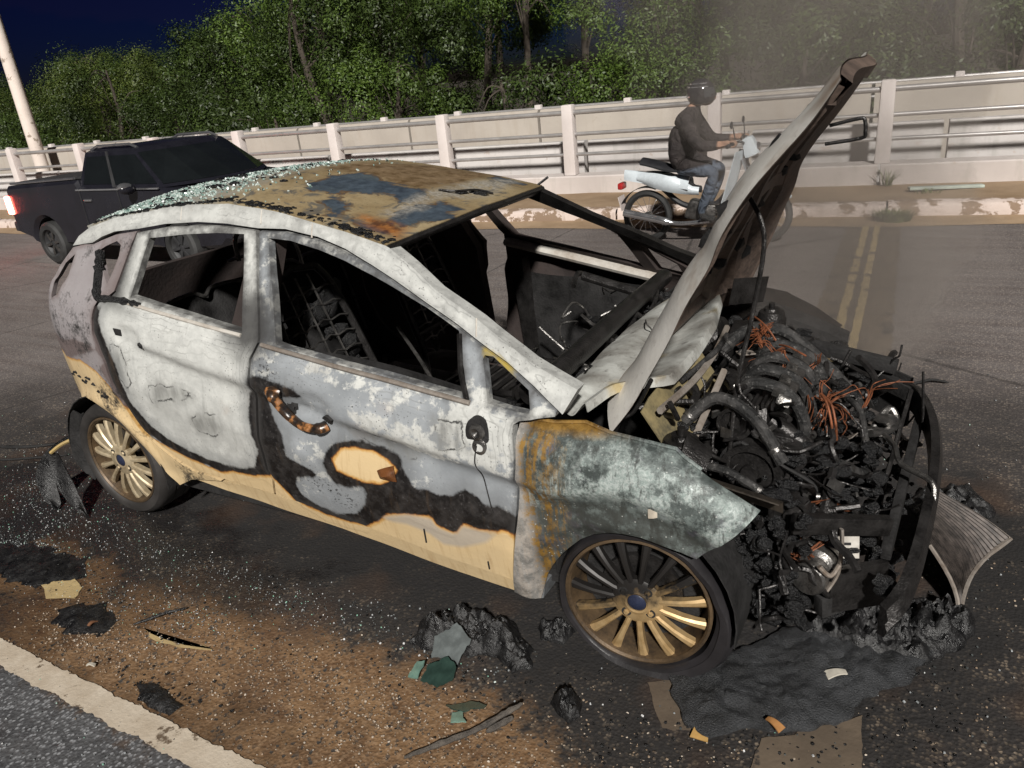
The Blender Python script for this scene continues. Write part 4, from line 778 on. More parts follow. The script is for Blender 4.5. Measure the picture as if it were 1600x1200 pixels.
# loose plate hanging behind the hood
m = MB(); m.grid(lambda u, v: (-.03 + .10 * u + .02 * v, .42 + .16 * u, .82 + .11 * v - .03 * u), 5, 5, .004); m.build('hanging_plate', M_SOOT2, car)
# ---- cowl panel with its curved front edge
CW = [(-.16, -.70), (-.13, -.56), (.018, -.45), (.026, -.20), (.006, .09), (-.042, .36), (-.13, .64)]
def cowl(u, v):
    y = -.70 + 1.34 * v; xf = float(np.interp(y, [b for a, b in CW], [a for a, b in CW])); xb = -.33 + .05 * abs(2 * v - 1) ** 2
    x = xb + (xf - xb) * u; return (x, y, .842 - .035 * (1 - u) + .016 * math.sin(u * 8) - (.03 if u > .98 else 0) + .01 * mnoise.noise(Vector((x * 6, y * 5, 0))))
t = NT('cowl_ash'); n1 = t.noise(6, 6, .6); n2 = t.noise(25, 6, .65); c = t.mix(t.rng(n1, .35, .65), (.22, .21, .19), (.55, .56, .53)); c = t.mix(t.rng(n2, .55, .7, 0, .75), c, (.10, .09, .08)); c = t.mix(t.rng(t.noise(4, 4, .5, t.map(t.obj(), loc=(7, 7, 7))), .6, .7, 0, .7), c, (.34, .24, .06))
M_COWL = t.bsdf(c, .6, .2, t.bump(n2, .5, .008), .4)
m = MB(); m.grid(cowl, 26, 46, .004); m.build('cowl_panel', M_COWL, car, 50)
m = MB(); m.tube(catmull([(.03, -.60, .81), (.05, -.35, .80), (.05, -.1, .80), (.02, .2, .80)]), .012, 6); m.tube([(.08, -.52, .62), (.12, -.22, .80)], .012, 6); m.build('wiper_linkage', M_STEEL, car)
m = MB(); m.grid(lambda u, v: (-.02 + .10 * v, -.62 + .55 * u, .66 + .15 * (1 - v) + .02 * math.sin(8 * u)), 8, 5, .005); m.build('bulkhead_lip', simple('yellowed_steel', (.30, .24, .12), .6, .2, .4, 12, col2=(.10, .09, .06)), car)
# ---- inner fenders, rails, strut domes
for s, mt in ((-1, simple('brown_rail', (.055, .044, .034), .5, .35, .5, 14, .4, .005)), (1, M_SOOT)):
    m = MB(); m.grid(lambda u, v, s=s: (-.20 + .60 * u, s * ((.795 - .07 * u ** 2) - [.0, .03, .06, .07][round(v * 3)]), (.790 - .135 * u ** 1.5) - [.02, .028, .045, .085][round(v * 3)]), 16, 3, .004); m.build('inner_fender_rail', mt, car)
    m = MB(); m.grid(lambda u, v, s=s: (-.20 + .46 * u, s * (.64 - .05 * math.sin(3 * v)), .25 + (.46 - .1 * u) * v), 10, 6, .006); m.build('inner_fender', M_SOOT, car)
    m = MB(); m.lathe([(.001, .04), (.012, .04), (.012, .016), (.030, .018), (.034, .008), (.05, .004), (.054, -.01), (.060, -.03), (.064, -.16)], (.10, s * .62, .735), (0, 0, 1), 24); m.build('strut_tower', M_SOOT2, car)
m = MB(); m.grid(lambda u, v: (.125 + .07 * u, -.70 + .10 * v, .735 - .05 * u + .03 * math.sin(3 * v)), 6, 6, .004); m.build('torn_bracket', M_SOOT2, car)
# ---- engine and its ancillaries
eng = MB(); eng.box((.20, -.06, .44), (.34, .54, .40), (0, .08, 0), .9, .03); eng.box((.17, -.06, .67), (.24, .50, .10), (0, .12, 0), .85, .03); eng.box((.24, .36, .42), (.34, .30, .34), (.2, .1, 0), .8, .05)
for k in range(4): eng.cyl((.28, -.26 + .12 * k, .66), (.40, -.26 + .12 * k, .58), .026, n=12)
for k in range(9): eng.box((.05 + .03 * k, -.06, .718 + .002 * (k % 2)), (.008, .46, .02))
engine = eng.build('engine_block', M_SOOT2, car); engine['label'] = 'charred engine block under the open hood'
def pulley(c, r, w, ax=(0, -1, 0), nm='pulley', mt=M_SOOT2):
    m = MB(); m.lathe([(.001, w * .6), (r * .28, w * .6), (r * .30, w * .3), (r * .72, w * .25), (r * .78, w * .5), (r, w * .5), (r * .93, w * .15), (r * .93, -.1 * w), (r, -.5 * w), (r * .3, -.5 * w)], c, ax, 28); return m.build(nm, mt, car)
pulley((.26, -.42, .56), .095, .06); pulley((.40, -.53, .50), .060, .05); pulley((.28, -.40, .40), .08, .05); pulley((.20, -.38, .70), .055, .05)
m = MB(); m.lathe([(.001, .07), (.048, .07), (.060, .055), (.062, -.05), (.05, -.075), (.001, -.075)], (.49, -.515, .355), (-.15, -1, 0), 28); m.lathe([(.030, .02), (.064, .025), (.064, .005), (.03, .0)], (.49, -.515, .355), (-.15, -1, 0), 28); cmp_ = m.build('compressor', M_ALU, car); cmp_['label'] = 'bare aluminium compressor hanging at the near front corner'
m = MB(); m.lathe([(.001, .012), (.046, .012), (.052, .004), (.052, -.02), (.001, -.02)], (.47, -.605, .335), (-.25, -1, .1), 26); m.build('compressor_clutch', M_ALU, cmp_)
m = MB(); m.tube(catmull([(.52, -.60, .30), (.545, -.585, .36), (.55, -.58, .44), (.545, -.57, .50)]), .010, 8, flat=.5); m.tube(catmull([(.50, -.63, .40), (.53, -.62, .37), (.55, -.60, .40)]), .007, 8); m.build('mounting_strap', M_STEEL, cmp_)
t = NT('pale_bracket'); n = t.noise(20, 5); M_BRK = t.bsdf(t.mix(t.rng(n, .35, .7), (.34, .31, .27), (.60, .57, .52)), .6, .2, t.bump(n, .3, .003))
def plate(c, w, h, ax, holes, nm, mt, parent, th=.005, rz=0, rx=0):
    P = [(-w / 2, -h / 2), (w / 2, -h / 2), (w / 2, h / 2 - .012), (w / 2 - .012, h / 2), (-w / 2, h / 2)]
    m = MB(); R = Euler((rx, 0, rz)).to_matrix(); m.prism(P, lambda p, q, t_: Vector(c) + R @ Vector((p, t_, q)), 0, th); o = m.build(nm, mt, parent, 0)
    for (a, b, ww, hh) in holes:
        m = MB(); m.prism([(a - ww, b - hh), (a + ww, b - hh), (a + ww, b + hh), (a - ww, b + hh)], lambda p, q, t_: Vector(c) + R @ Vector((p, t_, q)), -.0015, th * .5); m.build('slot', M_SOOT, o, 0)
    return o
plate((.560, -.515, .425), .062, .10, 0, [(-.004, -.006, .012, .004), (.0, .022, .01, .003), (.006, -.032, .006, .006)], 'bracket_plate', M_BRK, car, .005, .35, -.25)
m = MB(); m.lump((.562, -.515, .482), (.02, .012, .01), 2, .3, 2); m.build('bracket_tab', M_BRK, car)
for (p0, p1, r, mt) in (((.42, -.62, .52), (.66, -.46, .47), .028, M_SOOT2), ((.66, -.50, .40), (.70, .40, .47), .024, M_SOOT), ((.50, -.60, .24), (.68, -.42, .26), .035, M_SOOT), ((.40, .60, .55), (.66, .40, .52), .03, M_SOOT), ((.18, .50, .66), (.60, .46, .60), .028, M_SOOT)):
    m = MB(); d = (Vector(p1) - Vector(p0)); q = d.to_track_quat('X', 'Z').to_matrix(); m.box((Vector(p0) + Vector(p1)) / 2, (d.length, r * 1.2, r * 2), q, 1, .006); m.build('cross_member', mt, car)
m = MB(); m.grid(lambda u, v: (.36 + .30 * u, .62 - .18 * u, .42 + .20 * v - .05 * u), 8, 6, .01); m.build('headlamp_panel', M_SOOT, car)
m = MB(); m.grid(lambda u, v: (.52 + .14 * u, -.58 + .10 * u, .22 + .15 * v), 6, 5, .02); m.build('lower_mount', M_SOOT2, car)
m = MB(); pts = catmull([(.672, -.66, .285), (.715, -.60, .345), (.742, -.40, .40), (.757, -.077, .452), (.735, .20, .485), (.68, .38, .505), (.635, .42, .51)], 6)
vs = []; fs = []
for i, p in enumerate(pts):
    tt = (pts[min(i + 1, len(pts) - 1)] - pts[max(i - 1, 0)]).normalized(); o = Vector((tt.y, -tt.x, 0)).normalized() * 1.0; o = Vector((abs(o.x), o.y, 0))
    for (a, b) in ((-.012, -.05), (.014, -.045), (.024, -.02), (.014, 0), (.024, .02), (.014, .045), (-.012, .05)): vs.append(p + o * a + Vector((0, 0, b)))
for i in range(len(pts) - 1):
    for j in range(7): fs.append((i * 7 + j, i * 7 + (j + 1) % 7, (i + 1) * 7 + (j + 1) % 7, (i + 1) * 7 + j))
fs += [tuple(range(7)), tuple((len(pts) - 1) * 7 + j for j in reversed(range(7)))]
m.add(vs, fs); bb = m.build('bumper_beam', M_SOOT2, car); bb['label'] = 'bare black bowed bumper beam across the stripped front'
m = MB(); m.tube(catmull([(.60, .02, .52), (.64, -.10, .545), (.665, -.16, .515), (.755, -.22, .50), (.765, -.26, .44)], 4), .009, 8); m.build('bent_pipe', M_ALU, car)
m = MB(); m.tube([(.66, .25, .60), (.62, -.05, .38), (.60, -.32, .20)], .008, 6); m.tube([(.69, .38, .62), (.71, .2, .50)], .005, 5); m.build('hanging_rod', M_SOOT2, car)
m = MB(); m.tube(catmull([(.56, .10, .50), (.60, .16, .56), (.63, .13, .52), (.60, .05, .52), (.56, -.02, .54)], 4), .013, 8); m.lump((.60, .10, .54), (.035, .03, .02), 4, .6, 2); m.lump((.55, .03, .52), (.05, .025, .02), 5, .6, 2); m.build('latch_remains', M_ALU, car)
t = NT('ashen_char'); n = t.noise(18, 6, .65); n2 = t.noise(70, 4, .6); c = t.mix(t.rng(n, .42, .62), (.012, .012, .012), (.045, .043, .042)); c = t.mix(t.rng(n2, .58, .70, 0, .7), c, (.15, .145, .14)); M_HOSE = t.bsdf(c, .68, 0, t.bump(n2, .8, .006, t.bump(n, .7, .012)), .3)
# intake runners and plenum, alternator, belt, hoses with clamps, boxes
for k in range(4): y = -.24 + .12 * k; m = MB(); m.tube(catmull([(.15, y, .70), (.22, y, .775), (.33, y + .01, .74), (.38, y + .015, .64), (.36, y + .02, .56)], 5), .021, 10); m.build('intake_runner', M_HOSE, car)
m = MB(); m.cyl((.36, -.32, .565), (.36, .24, .575), .048, .042, 18); m.build('intake_plenum', M_SOOT2, car)
m = MB(); m.lathe([(.001, .07), (.03, .07), (.032, .055), (.068, .05), (.072, .03), (.072, -.03), (.066, -.06), (.001, -.065)], (.43, -.36, .42), (0, -1, .1), 28)
for k in range(14): a = k * math.pi / 7; m.box((.43 + .066 * math.cos(a), -.415, .415 + .066 * math.sin(a)), (.012, .03, .012), (0, -a, 0))
m.build('alternator', M_ALU, car)
bp = []
for (cx, cz, r, a0, a1) in ((.26, .56, .098, 1.9, 3.6), (.28, .40, .083, 3.4, 5.2), (.40, .50, .063, -.9, 1.2)):
    bp += [(cx + r * math.cos(a), -.425, cz + r * math.sin(a)) for a in np.linspace(a0, a1, 8)]
m = MB(); m.tube([Vector(p) for p in bp + bp[:1]], .006, 6, False); m.build('drive_belt', M_SOOT, car)
for pts_, r in (([(.05, -.45, .70), (.14, -.40, .78), (.26, -.42, .74), (.36, -.46, .62)], .020), ([(.02, .10, .74), (.10, .22, .79), (.22, .30, .76), (.40, .28, .62), (.52, .20, .52)], .023), ([(.50, -.30, .55), (.56, -.20, .47), (.55, -.05, .40), (.48, .05, .34)], .024), ([(.10, -.52, .60), (.22, -.56, .62), (.34, -.55, .55)], .013), ([(.45, .10, .62), (.52, .02, .60), (.56, -.12, .52)], .011), ([(.0, -.30, .78), (.06, -.10, .82), (.04, .12, .80)], .010)):
    P_ = catmull(pts_, 6); m = MB(); m.tube(P_, [r * (1 + .10 * mnoise.noise(Vector((k * .7, r * 99, 0)))) for k in range(len(P_))], 10); h_ = m.build('coolant_hose', M_HOSE, car)
    for q_ in (2, len(P_) - 3): d_ = (P_[q_ + 1] - P_[q_]).normalized(); m = MB(); m.cyl(P_[q_] - d_ * .006, P_[q_] + d_ * .006, r * 1.16, n=12); m.build('hose_clamp', M_ALU, h_)
m = MB(); m.box((.10, .34, .70), (.22, .17, .12), (.05, .06, .1), .9, .015); m.build('battery_box', M_SOOT2, car)
m = MB(); m.lathe([(.001, .05), (.10, .045), (.115, .02), (.118, -.01), (.105, -.03)], (-.06, .34, .68), (1, 0, .25), 26); m.build('brake_booster', M_SOOT2, car)
m = MB(); m.box((.32, -.06, .735), (.05, .44, .03), (0, .35, 0), .9, .01)
for k in range(8): m.box((.30 + .006 * (k % 2), -.25 + .055 * k, .755), (.035, .012, .03), (0, .35, 0))
m.build('fuel_rail', M_ALU, car)
for k, (x, y, z, w_) in enumerate(((.20, -.20, .738, .05), (.09, -.12, .745, .04), (.12, .08, .75, .045), (.46, .14, .60, .05), (.50, -.12, .56, .045), (.30, .18, .70, .04))):
    plate((x, y, z), w_, w_ * 1.3, 0, [(0, 0, .005, .005)], 'loose_bracket', M_ALU if k % 2 else M_STEEL, car, .003, k * 1.1, 1.0 + .3 * k)
# loose char filling the bay
random.seed(51); m = MB()
for k in range(420):
    x = random.uniform(-.05, .62); y = random.uniform(-.58, .60); z = .67 - .5 * max(0, x - .15) ** 1.2 + random.uniform(-.22, .05); r = random.uniform(.006, .024)
    m.lump((x, y, z), (r * random.uniform(.7, 2.2), r * random.uniform(.7, 2.2), r * .8), k, .5, 2 if r > .014 else 1, 2.2)
for k in range(160):
    x = random.uniform(.26, .46); y = random.uniform(-.66, -.50); z = random.uniform(.14, .55); r = random.uniform(.006, .018); m.lump((x, y, z), (r * 1.5, r, r * 1.3), k + 700, .5, 2, 2.2)
for k in range(170):
    x = random.uniform(.35, .70); y = random.uniform(-.60, .35); z = random.uniform(.12, .45); r = random.uniform(.006, .020); m.lump((x, y, z), (r * 1.4, r, r * 1.2), k + 400, .5, 2, 2.2)
m.build('charred_loose_parts', M_CHAR, car, kind='stuff')
random.seed(52); m = MB()
for k in range(230):
    p = Vector((random.uniform(-.02, .60), random.uniform(-.56, .55), 0)); p.z = .74 - .5 * max(0, p.x - .15) + random.uniform(-.2, .03)
    if k > 190: p = Vector((random.uniform(.28, .48), random.uniform(-.64, -.5), random.uniform(.15, .5)))
    q = [p]
    d = Vector((random.uniform(-1, 1), random.uniform(-1, 1), random.uniform(-.5, .3))).normalized()
    for j in range(4): d = (d + Vector((random.uniform(-.7, .7), random.uniform(-.7, .7), random.uniform(-.5, .4)))).normalized(); q.append(q[-1] + d * random.uniform(.02, .07))
    m.tube(catmull(q, 3), random.choice((.003, .004, .006, .009, .013)), 6)
m.build('burnt_hoses', M_SOOT2, car, kind='stuff')
random.seed(53); m = MB()
for k in range(60):
    p = Vector((random.uniform(-.02, .58), random.uniform(-.5, .4), 0)); p.z = .76 - .5 * max(0, p.x - .15) + random.uniform(-.12, .02); R = Euler((random.random() * 3, random.random() * 3, random.random() * 3)).to_matrix(); w = random.uniform(.012, .05)
    if k % 3: m.box(p, (w, w * random.uniform(.3, 1), .006), R, .9)
    else: m.lathe([(w * .25, -.006), (w * .5, -.006), (w * .5, .006), (w * .25, .006)], p, R @ Vector((0, 0, 1)), 14, closed=True)
m.build('metal_scraps', M_ALU, car, kind='stuff')
def wires(n, c, sp, seed, L=.05):
    """burnt-off looms: strands that run together and fan out at the ends"""
    random.seed(seed); m = MB()
    for k in range(max(2, n // 7)):
        p = Vector(c) + Vector((random.gauss(0, sp[0]), random.gauss(0, sp[1]), random.gauss(0, sp[2]) + .01)); d = Vector((random.gauss(0, .6), random.gauss(0, 1), random.gauss(-.1, .4))).normalized(); g = [p]
        for j in range(5): d = (d + Vector((random.gauss(0, .35), random.gauss(0, .35), random.gauss(-.08, .3)))).normalized(); g.append(g[-1] + d * random.uniform(.6, 1.2) * L)
        for q in range(random.randint(4, 8)):
            o = Vector((random.gauss(0, 1), random.gauss(0, 1), random.gauss(0, 1))) * .004; f = Vector((random.gauss(0, 1), random.gauss(0, 1), random.gauss(0, .8)))
            P_ = [g[j] + o + f * (.0012 * j * j if random.random() < .7 else .002 * j) + Vector((random.gauss(0, .003), random.gauss(0, .003), random.gauss(0, .003))) for j in range(random.randint(3, 6))]
            m.tube(catmull(P_, 5), random.choice((.0010, .0013, .0017)), 5)
    m.build('copper_wiring', M_COPPER, car, kind='stuff')
wires(36, (.14, .16, .80), (.03, .05, .015), 1, .035); wires(36, (.26, .04, .78), (.05, .05, .015), 2, .035); wires(64, (.40, -.14, .68), (.04, .08, .035), 3, .04); wires(10, (.43, -.62, .42), (.03, .02, .05), 4, .04); wires(10, (.54, -.42, .50), (.04, .05, .04), 5, .04); wires(10, (.46, -.55, .43), (.03, .03, .03), 6, .03)
m = MB()
for o in (0, .012): m.tube(catmull([(.47 + o, -.26, .62), (.465 + o, -.27, .68), (.445 + o, -.24, .73), (.42, -.20, .745)], 5), .0042, 8)
m.tube(catmull([(.10, .20, .84), (.12, .18, .86), (.18, .12, .845), (.22, .10, .80)], 5), .0035, 7); m.tube(catmull([(.24, .06, .80), (.28, .02, .81), (.34, .0, .79)], 5), .0035, 7)
m.build('copper_cable', M_COPPER, car)
# ---- wheels
t = NT('scorched_gold_alloy'); n = t.noise(26, 6); n2 = t.noise(7, 4); X = t.sep(t.obj()); c = t.mix(t.rng(n, .3, .7), (.30, .19, .075), (.46, .32, .155))
c = t.mix(t.rng(n2, .52, .7, 0, .5), c, (.20, .11, .04)); M_ALLOY = t.bsdf(c, .42, .45, t.bump(n, .2, .003), .5)
t = NT('gold_alloy_sooted'); n = t.noise(26, 6); n2 = t.noise(60, 4); X = t.sep(t.obj()); c = t.mix(t.rng(n, .3, .7), (.36, .235, .105), (.55, .39, .20))
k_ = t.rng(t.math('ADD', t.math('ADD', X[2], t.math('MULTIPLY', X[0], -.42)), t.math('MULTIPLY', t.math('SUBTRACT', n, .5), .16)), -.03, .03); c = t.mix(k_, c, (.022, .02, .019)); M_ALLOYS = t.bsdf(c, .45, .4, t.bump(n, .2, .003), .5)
t = NT('pale_alloy'); n = t.noise(26, 6); c = t.mix(t.rng(n, .3, .7), (.38, .30, .19), (.58, .49, .34)); c = t.mix(t.rng(t.noise(6, 4), .5, .7, 0, .6), c, (.22, .14, .06)); M_ALLOYR = t.bsdf(c, .4, .4, t.bump(n, .2, .003), .5)
M_BARREL = simple('sooted_barrel', (.13, .085, .045), .5, .4, .4, 14, .2, .003, col2=(.03, .024, .02))
def mat_tyre(nm, col, rough):
    t = NT(nm); n = t.noise(30, 5); n1 = t.noise(5, 5); return t.bsdf(t.mix(t.rng(n1, .4, .7), col, tuple(k * 2.2 for k in col)), rough, 0, t.bump(n, .4, .004), .45)
M_TYRE = mat_tyre('tyre_rubber', (.022, .020, .019), .6); M_TYREB = mat_tyre('burnt_tyre', (.013, .012, .013), .38)
M_CAP = simple('navy_cap', (.020, .026, .055), .35, 0, .3, 20)
def wheel(loc, steer, R, RT, W, alloy, tyre_m, melt, side=-1, detail=True, toff=0):
    w = empty('wheel', loc, steer); w.parent = car; KIDS.setdefault(car.name, []).append(w)
    ax = (0, side, 0)
    def fn(p, a, r, h):
        p = Vector(p)
        if melt:
            k = math.exp(-((math.atan2(p.z + .05, p.x) + .35) / .75) ** 2) * max(0, (r - .215) / .048)
            p.y -= .03 * k; p.x += .055 * k * (1 if p.x > 0 else .2); p.z -= .02 * k
            p += Vector((1, 0, 1)) * .006 * mnoise.noise(p * 14)
            k2 = math.exp(-((math.atan2(p.z, p.x) + 1.45) / .6) ** 2) * max(0, (r - .21) / .06); p.y -= .045 * k2; p.x += .03 * k2
        lo = -loc[2] + .004
        if p.z < lo: p.y += (p.z - lo) * .8 * (-side if h > 0 else side) * 0; p.z = lo
        return p
    prof = [(R + .002, .012), (R + .010, .022), (R + .022, .028), (RT - .022, .026), (RT - .008, .012), (RT, -.012), (RT + .001, -.05), (RT - .006, -.052), (RT - .006, -.058), (RT + .001, -.060), (RT + .001, -.105), (RT - .006, -.107), (RT - .006, -.113), (RT + .001, -.115), (RT, -.15), (RT - .012, -.175), (R + .02, -.185), (R, -.17)]
    m = MB(); m.lathe([(r, h + toff) for r, h in prof], (0, 0, 0), ax, 72, closed=True, fn=fn); tyre = m.build('tyre', tyre_m, w, 40)
    m = MB(); m.lathe([(R + .003, .016), (R - .004, .018), (R - .008, .010), (R - .014, -.02), (R - .025, -.06), (R - .03, -.16), (R - .02, -.165), (R + .002, -.165)], (0, 0, 0), ax, 64, closed=True); rim = m.build('rim', M_BARREL, w, 40); m = MB(); m.lathe([(R - .010, .012), (R - .004, .020), (R + .004, .018), (R + .003, .008)], (0, 0, 0), ax, 64, closed=True); m.build('rim_lip', M_BARREL, rim, 40)
    e = Vector(ax)
    if detail:
        for k in range(15):
            a = 2 * math.pi * (k + .35) / 15; d = Vector((math.cos(a), 0, math.sin(a))); s = Vector((-math.sin(a), 0, math.cos(a))); m = MB(); vs = []; fs = []
            for (r, wd, h, th) in ((.052, .0105, .006, .024), (.085, .0092, .011, .024), (.14, .0100, .010, .024), (.178, .0125, .005, .022), (R - .006, .0165, -.004, .020)):
                for (q, hh) in ((-1, 0), (-.45, 1), (.45, 1), (1, 0), (.9, -1), (-.9, -1)): vs.append(d * r + s * wd * q + e * (h + (0.004 if hh > 0 else -.002 if hh == 0 else -th)))
            for i in range(4):
                for j in range(6): fs.append((i * 6 + j, i * 6 + (j + 1) % 6, (i + 1) * 6 + (j + 1) % 6, (i + 1) * 6 + j))
            m.add(vs, fs); m.build('spoke', alloy, rim, 30)
        m = MB(); m.lathe([(.030, .016), (.036, .018), (.050, .012), (.070, .013), (.080, .006), (.078, -.018), (.03, -.02)], (0, 0, 0), ax, 40, closed=True); m.build('hub', alloy, rim, 40)
        m = MB(); m.lathe([(.0005, .020), (.022, .019), (.029, .014), (.029, .0)], (0, 0, 0), ax, 28); m.build('centre_cap', M_CAP, rim)
        for k in range(4):
            a = math.pi / 4 + k * math.pi / 2 + .1; c = Vector((math.cos(a), 0, math.sin(a))) * .054
            m = MB(); m.lathe([(.001, .0135), (.0155, .0135), (.0155, .0)], c, ax, 16); m.build('bolt_hole', M_SOOT, rim)
            m = MB(); m.lathe([(.001, .021), (.007, .021), (.010, .016), (.010, .005)], c, ax, 6); m.build('wheel_bolt', alloy, rim, 20)
    m = MB(); m.lathe([(.04, -.05), (.128, -.05), (.13, -.06), (.128, -.07), (.04, -.07)], (0, 0, 0), ax, 40, closed=True); m.build('brake_disc', M_SOOT2, w)
    m = MB(); m.lathe([(.001, -.075), (R - .032, -.085), (R - .032, -.09)], (0, 0, 0), ax, 32); m.build('wheel_backing', M_SOOT, w)
    return w
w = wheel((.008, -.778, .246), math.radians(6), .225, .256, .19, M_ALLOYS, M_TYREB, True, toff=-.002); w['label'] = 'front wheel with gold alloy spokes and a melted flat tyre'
w = wheel((-2.515, -.765, .283), math.radians(1), .216, .283, .19, M_ALLOYR, M_TYRE, False); w['label'] = 'rear wheel with pale gold spokes and tyre still on'
wheel((.0, .78, .27), 0, .215, .27, .19, M_ALLOYS, M_TYREB, False, 1, False); wheel((-2.515, .765, .283), 0, .216, .283, .19, M_ALLOYR, M_TYRE, False, 1, False)
# ================================================================== DEBRIS ON THE GROUND
def crust(name, poly, h, seed, mat, res=.012, freq=9, base=.006, label=None, cat=None, group=None, parent=None, z0=.001, ragged=.02, smooth=50):
    """a lumpy solid sheet lying on the ground, thick in the middle and ragged at the rim"""
    random.seed(seed); B0 = np.array(poly, float)
    B = dens(B0, res * 1.5); B = B + np.array([[ragged * mnoise.noise(Vector((p[0] * 22, p[1] * 22, seed))), ragged * mnoise.noise(Vector((p[0] * 22, p[1] * 22, seed + 9)))] for p in B])
    lo, hi = B.min(0), B.max(0); G = np.stack(np.meshgrid(np.arange(lo[0], hi[0], res), np.arange(lo[1], hi[1], res), indexing='ij'), -1).reshape(-1, 2); G = G + RNG.uniform(-.3, .3, G.shape) * res
    G = G[sdf(G, B) < -res * .5]
    pts = [Vector(p) for p in B] + [Vector(p) for p in G]
    vv, ee, ff = delaunay_2d_cdt(pts, [(i, (i + 1) % len(B)) for i in range(len(B))], [], 0, 1e-6, False)[:3]
    V = np.array([tuple(v) for v in vv]); Fc = np.array([f for f in ff if len(f) == 3]); Fc = Fc[sdf(V[Fc].mean(1), B) < 0]
    dist = -np.minimum(sdf(V, B), 0); w = max(.02, dist.max() * .55); k = np.clip(dist / w, 0, 1) ** .6
    nn = lambda p, f, q: abs(mnoise.noise(Vector((p[0] * f, p[1] * f, seed + q))))
    nz = np.array([.18 + 1.0 * nn(p, freq, 0) + .65 * nn(p, freq * 2.3, 3) + .40 * nn(p, freq * 5.5, 5) + .22 * nn(p, freq * 12, 7) for p in V])
    z = z0 + base + np.maximum(nz, .04) * h * k
    n = len(V); m = MB(); m.v = [(V[i, 0], V[i, 1], z[i]) for i in range(n)] + [(p[0], p[1], z0) for p in V]
    m.f = [tuple(int(i) for i in f) for f in Fc] + [(int(f[2]) + n, int(f[1]) + n, int(f[0]) + n) for f in Fc]
    cnt = {(int(a), int(b)) for f in Fc for a, b in ((f[0], f[1]), (f[1], f[2]), (f[2], f[0]))}
    m.f += [(b, a, a + n, b + n) for (a, b) in cnt if (b, a) not in cnt]
    used = sorted({i for f in m.f for i in f}); mp = {o: i for i, o in enumerate(used)}; m.v = [m.v[i] for i in used]; m.f = [tuple(mp[i] for i in f) for f in m.f]
    c = np.array(m.v).mean(0); c[2] = 0; m.v = [tuple(np.array(p) - c) for p in m.v]
    o = m.build(name, mat, parent, smooth); o.location = c; return tag(o, label, cat, group)
t = NT('molten_char'); n = t.noise(26, 6, .65); n2 = t.noise(110, 4, .6); c = t.mix(t.rng(n, .35, .7), (.006, .006, .0065), (.018, .0175, .018)); c = t.mix(t.rng(n2, .70, .78, 0, .7), c, (.12, .12, .12)); M_MELT = t.bsdf(c, t.rng(n, .35, .65, .22, .6), 0, t.bump(n2, .8, .006, t.bump(n, .6, .012)), .55)
t = NT('melted_bumper'); n = t.noise(14, 6, .6); n2 = t.noise(230, 4, .6); n3 = t.noise(300, 2); c = t.mix(t.rng(n, .35, .68), (.012, .0125, .0135), (.042, .044, .048)); c = t.mix(t.rng(n3, .62, .74, 0, .7), c, (.17, .175, .18)); c = t.mix(t.rng(n, .66, .74, 0, .7), c, (.02, .02, .02)); M_SLAB = t.bsdf(c, t.rng(n2, .3, .7, .3, .75), 0, t.bump(n2, .9, .008, t.bump(n, .25, .008)), .5)
crust('melted_bumper_sheet', [(.10, -.80), (.16, -.90), (.215, -.965), (.29, -.985), (.36, -.93), (.43, -.895), (.52, -.86), (.60, -.80), (.635, -.72), (.70, -.62), (.76, -.56), (.775, -.48), (.86, -.36), (.90, -.26), (.84, -.20), (.70, -.24), (.55, -.32), (.40, -.46), (.28, -.62), (.14, -.72)], .030, 3, M_SLAB, .010, 7, .008, 'grey sheet of melted bumper plastic on the road under the front end', 'melted plastic', z0=.010)
crust('charred_heap', [(-.745, -1.00), (-.745, -.88), (-.64, -.80), (-.47, -.775), (-.34, -.86), (-.305, -.94), (-.35, -.985), (-.43, -.94), (-.52, -.97), (-.62, -.99), (-.66, -1.01)], .085, 5, M_MELT, .007, 8, .004, 'large glossy black heap of melted plastic with glass shards beside it', 'debris')
crust('charred_heap', [(.44, -.47), (.50, -.30), (.70, -.19), (.85, -.12), (.93, -.20), (.90, -.34), (.78, -.47), (.62, -.50)], .12, 6, M_MELT, .008, 7, .004, 'matt black char heap under the bumper beam, beside the radiator', 'debris')
crust('charred_heap', [(.74, .60), (.90, .70), (1.0, .52), (.92, .36), (.76, .34), (.68, .48)], .07, 7, M_MELT, .010, 8, .004, 'char heap on the road just beyond the bumper beam', 'debris')
crust('charred_lump', [(-.18, -1.05), (-.15, -1.0), (-.10, -1.0), (-.075, -1.06), (-.10, -1.10)], .075, 8, M_MELT, .008, 18, .003, 'small black lump standing alone in front of the front wheel', 'debris', ragged=.008)
crust('charred_lump', [(-.37, -.76), (-.30, -.71), (-.24, -.73), (-.25, -.80), (-.33, -.81)], .06, 9, M_MELT, .008, 18, .003, 'small black lump tucked behind the front tyre', 'debris', ragged=.008)
crust('soot_crust', [(-3.0, -1.22), (-2.72, -1.14), (-2.38, -1.13), (-2.25, -1.22), (-2.38, -1.33), (-2.55, -1.36), (-2.95, -1.38)], .018, 10, M_MELT, .014, 14, .0, 'flat glittering soot crust on the road at the left edge', 'debris', ragged=.05)
crust('soot_crust', [(-2.16, -1.36), (-2.02, -1.30), (-1.86, -1.34), (-1.83, -1.42), (-1.98, -1.47), (-2.12, -1.45)], .016, 11, M_MELT, .012, 18, .0, 'flat dark soot crust on the sand between the two yellow paint scraps', 'debris', ragged=.035)
crust('soot_crust', [(-1.50, -1.515), (-1.40, -1.50), (-1.26, -1.53), (-1.27, -1.575), (-1.42, -1.572)], .02, 12, M_MELT, .010, 20, .0, 'small dark soot patch touching the white lane line', 'debris', ragged=.02)
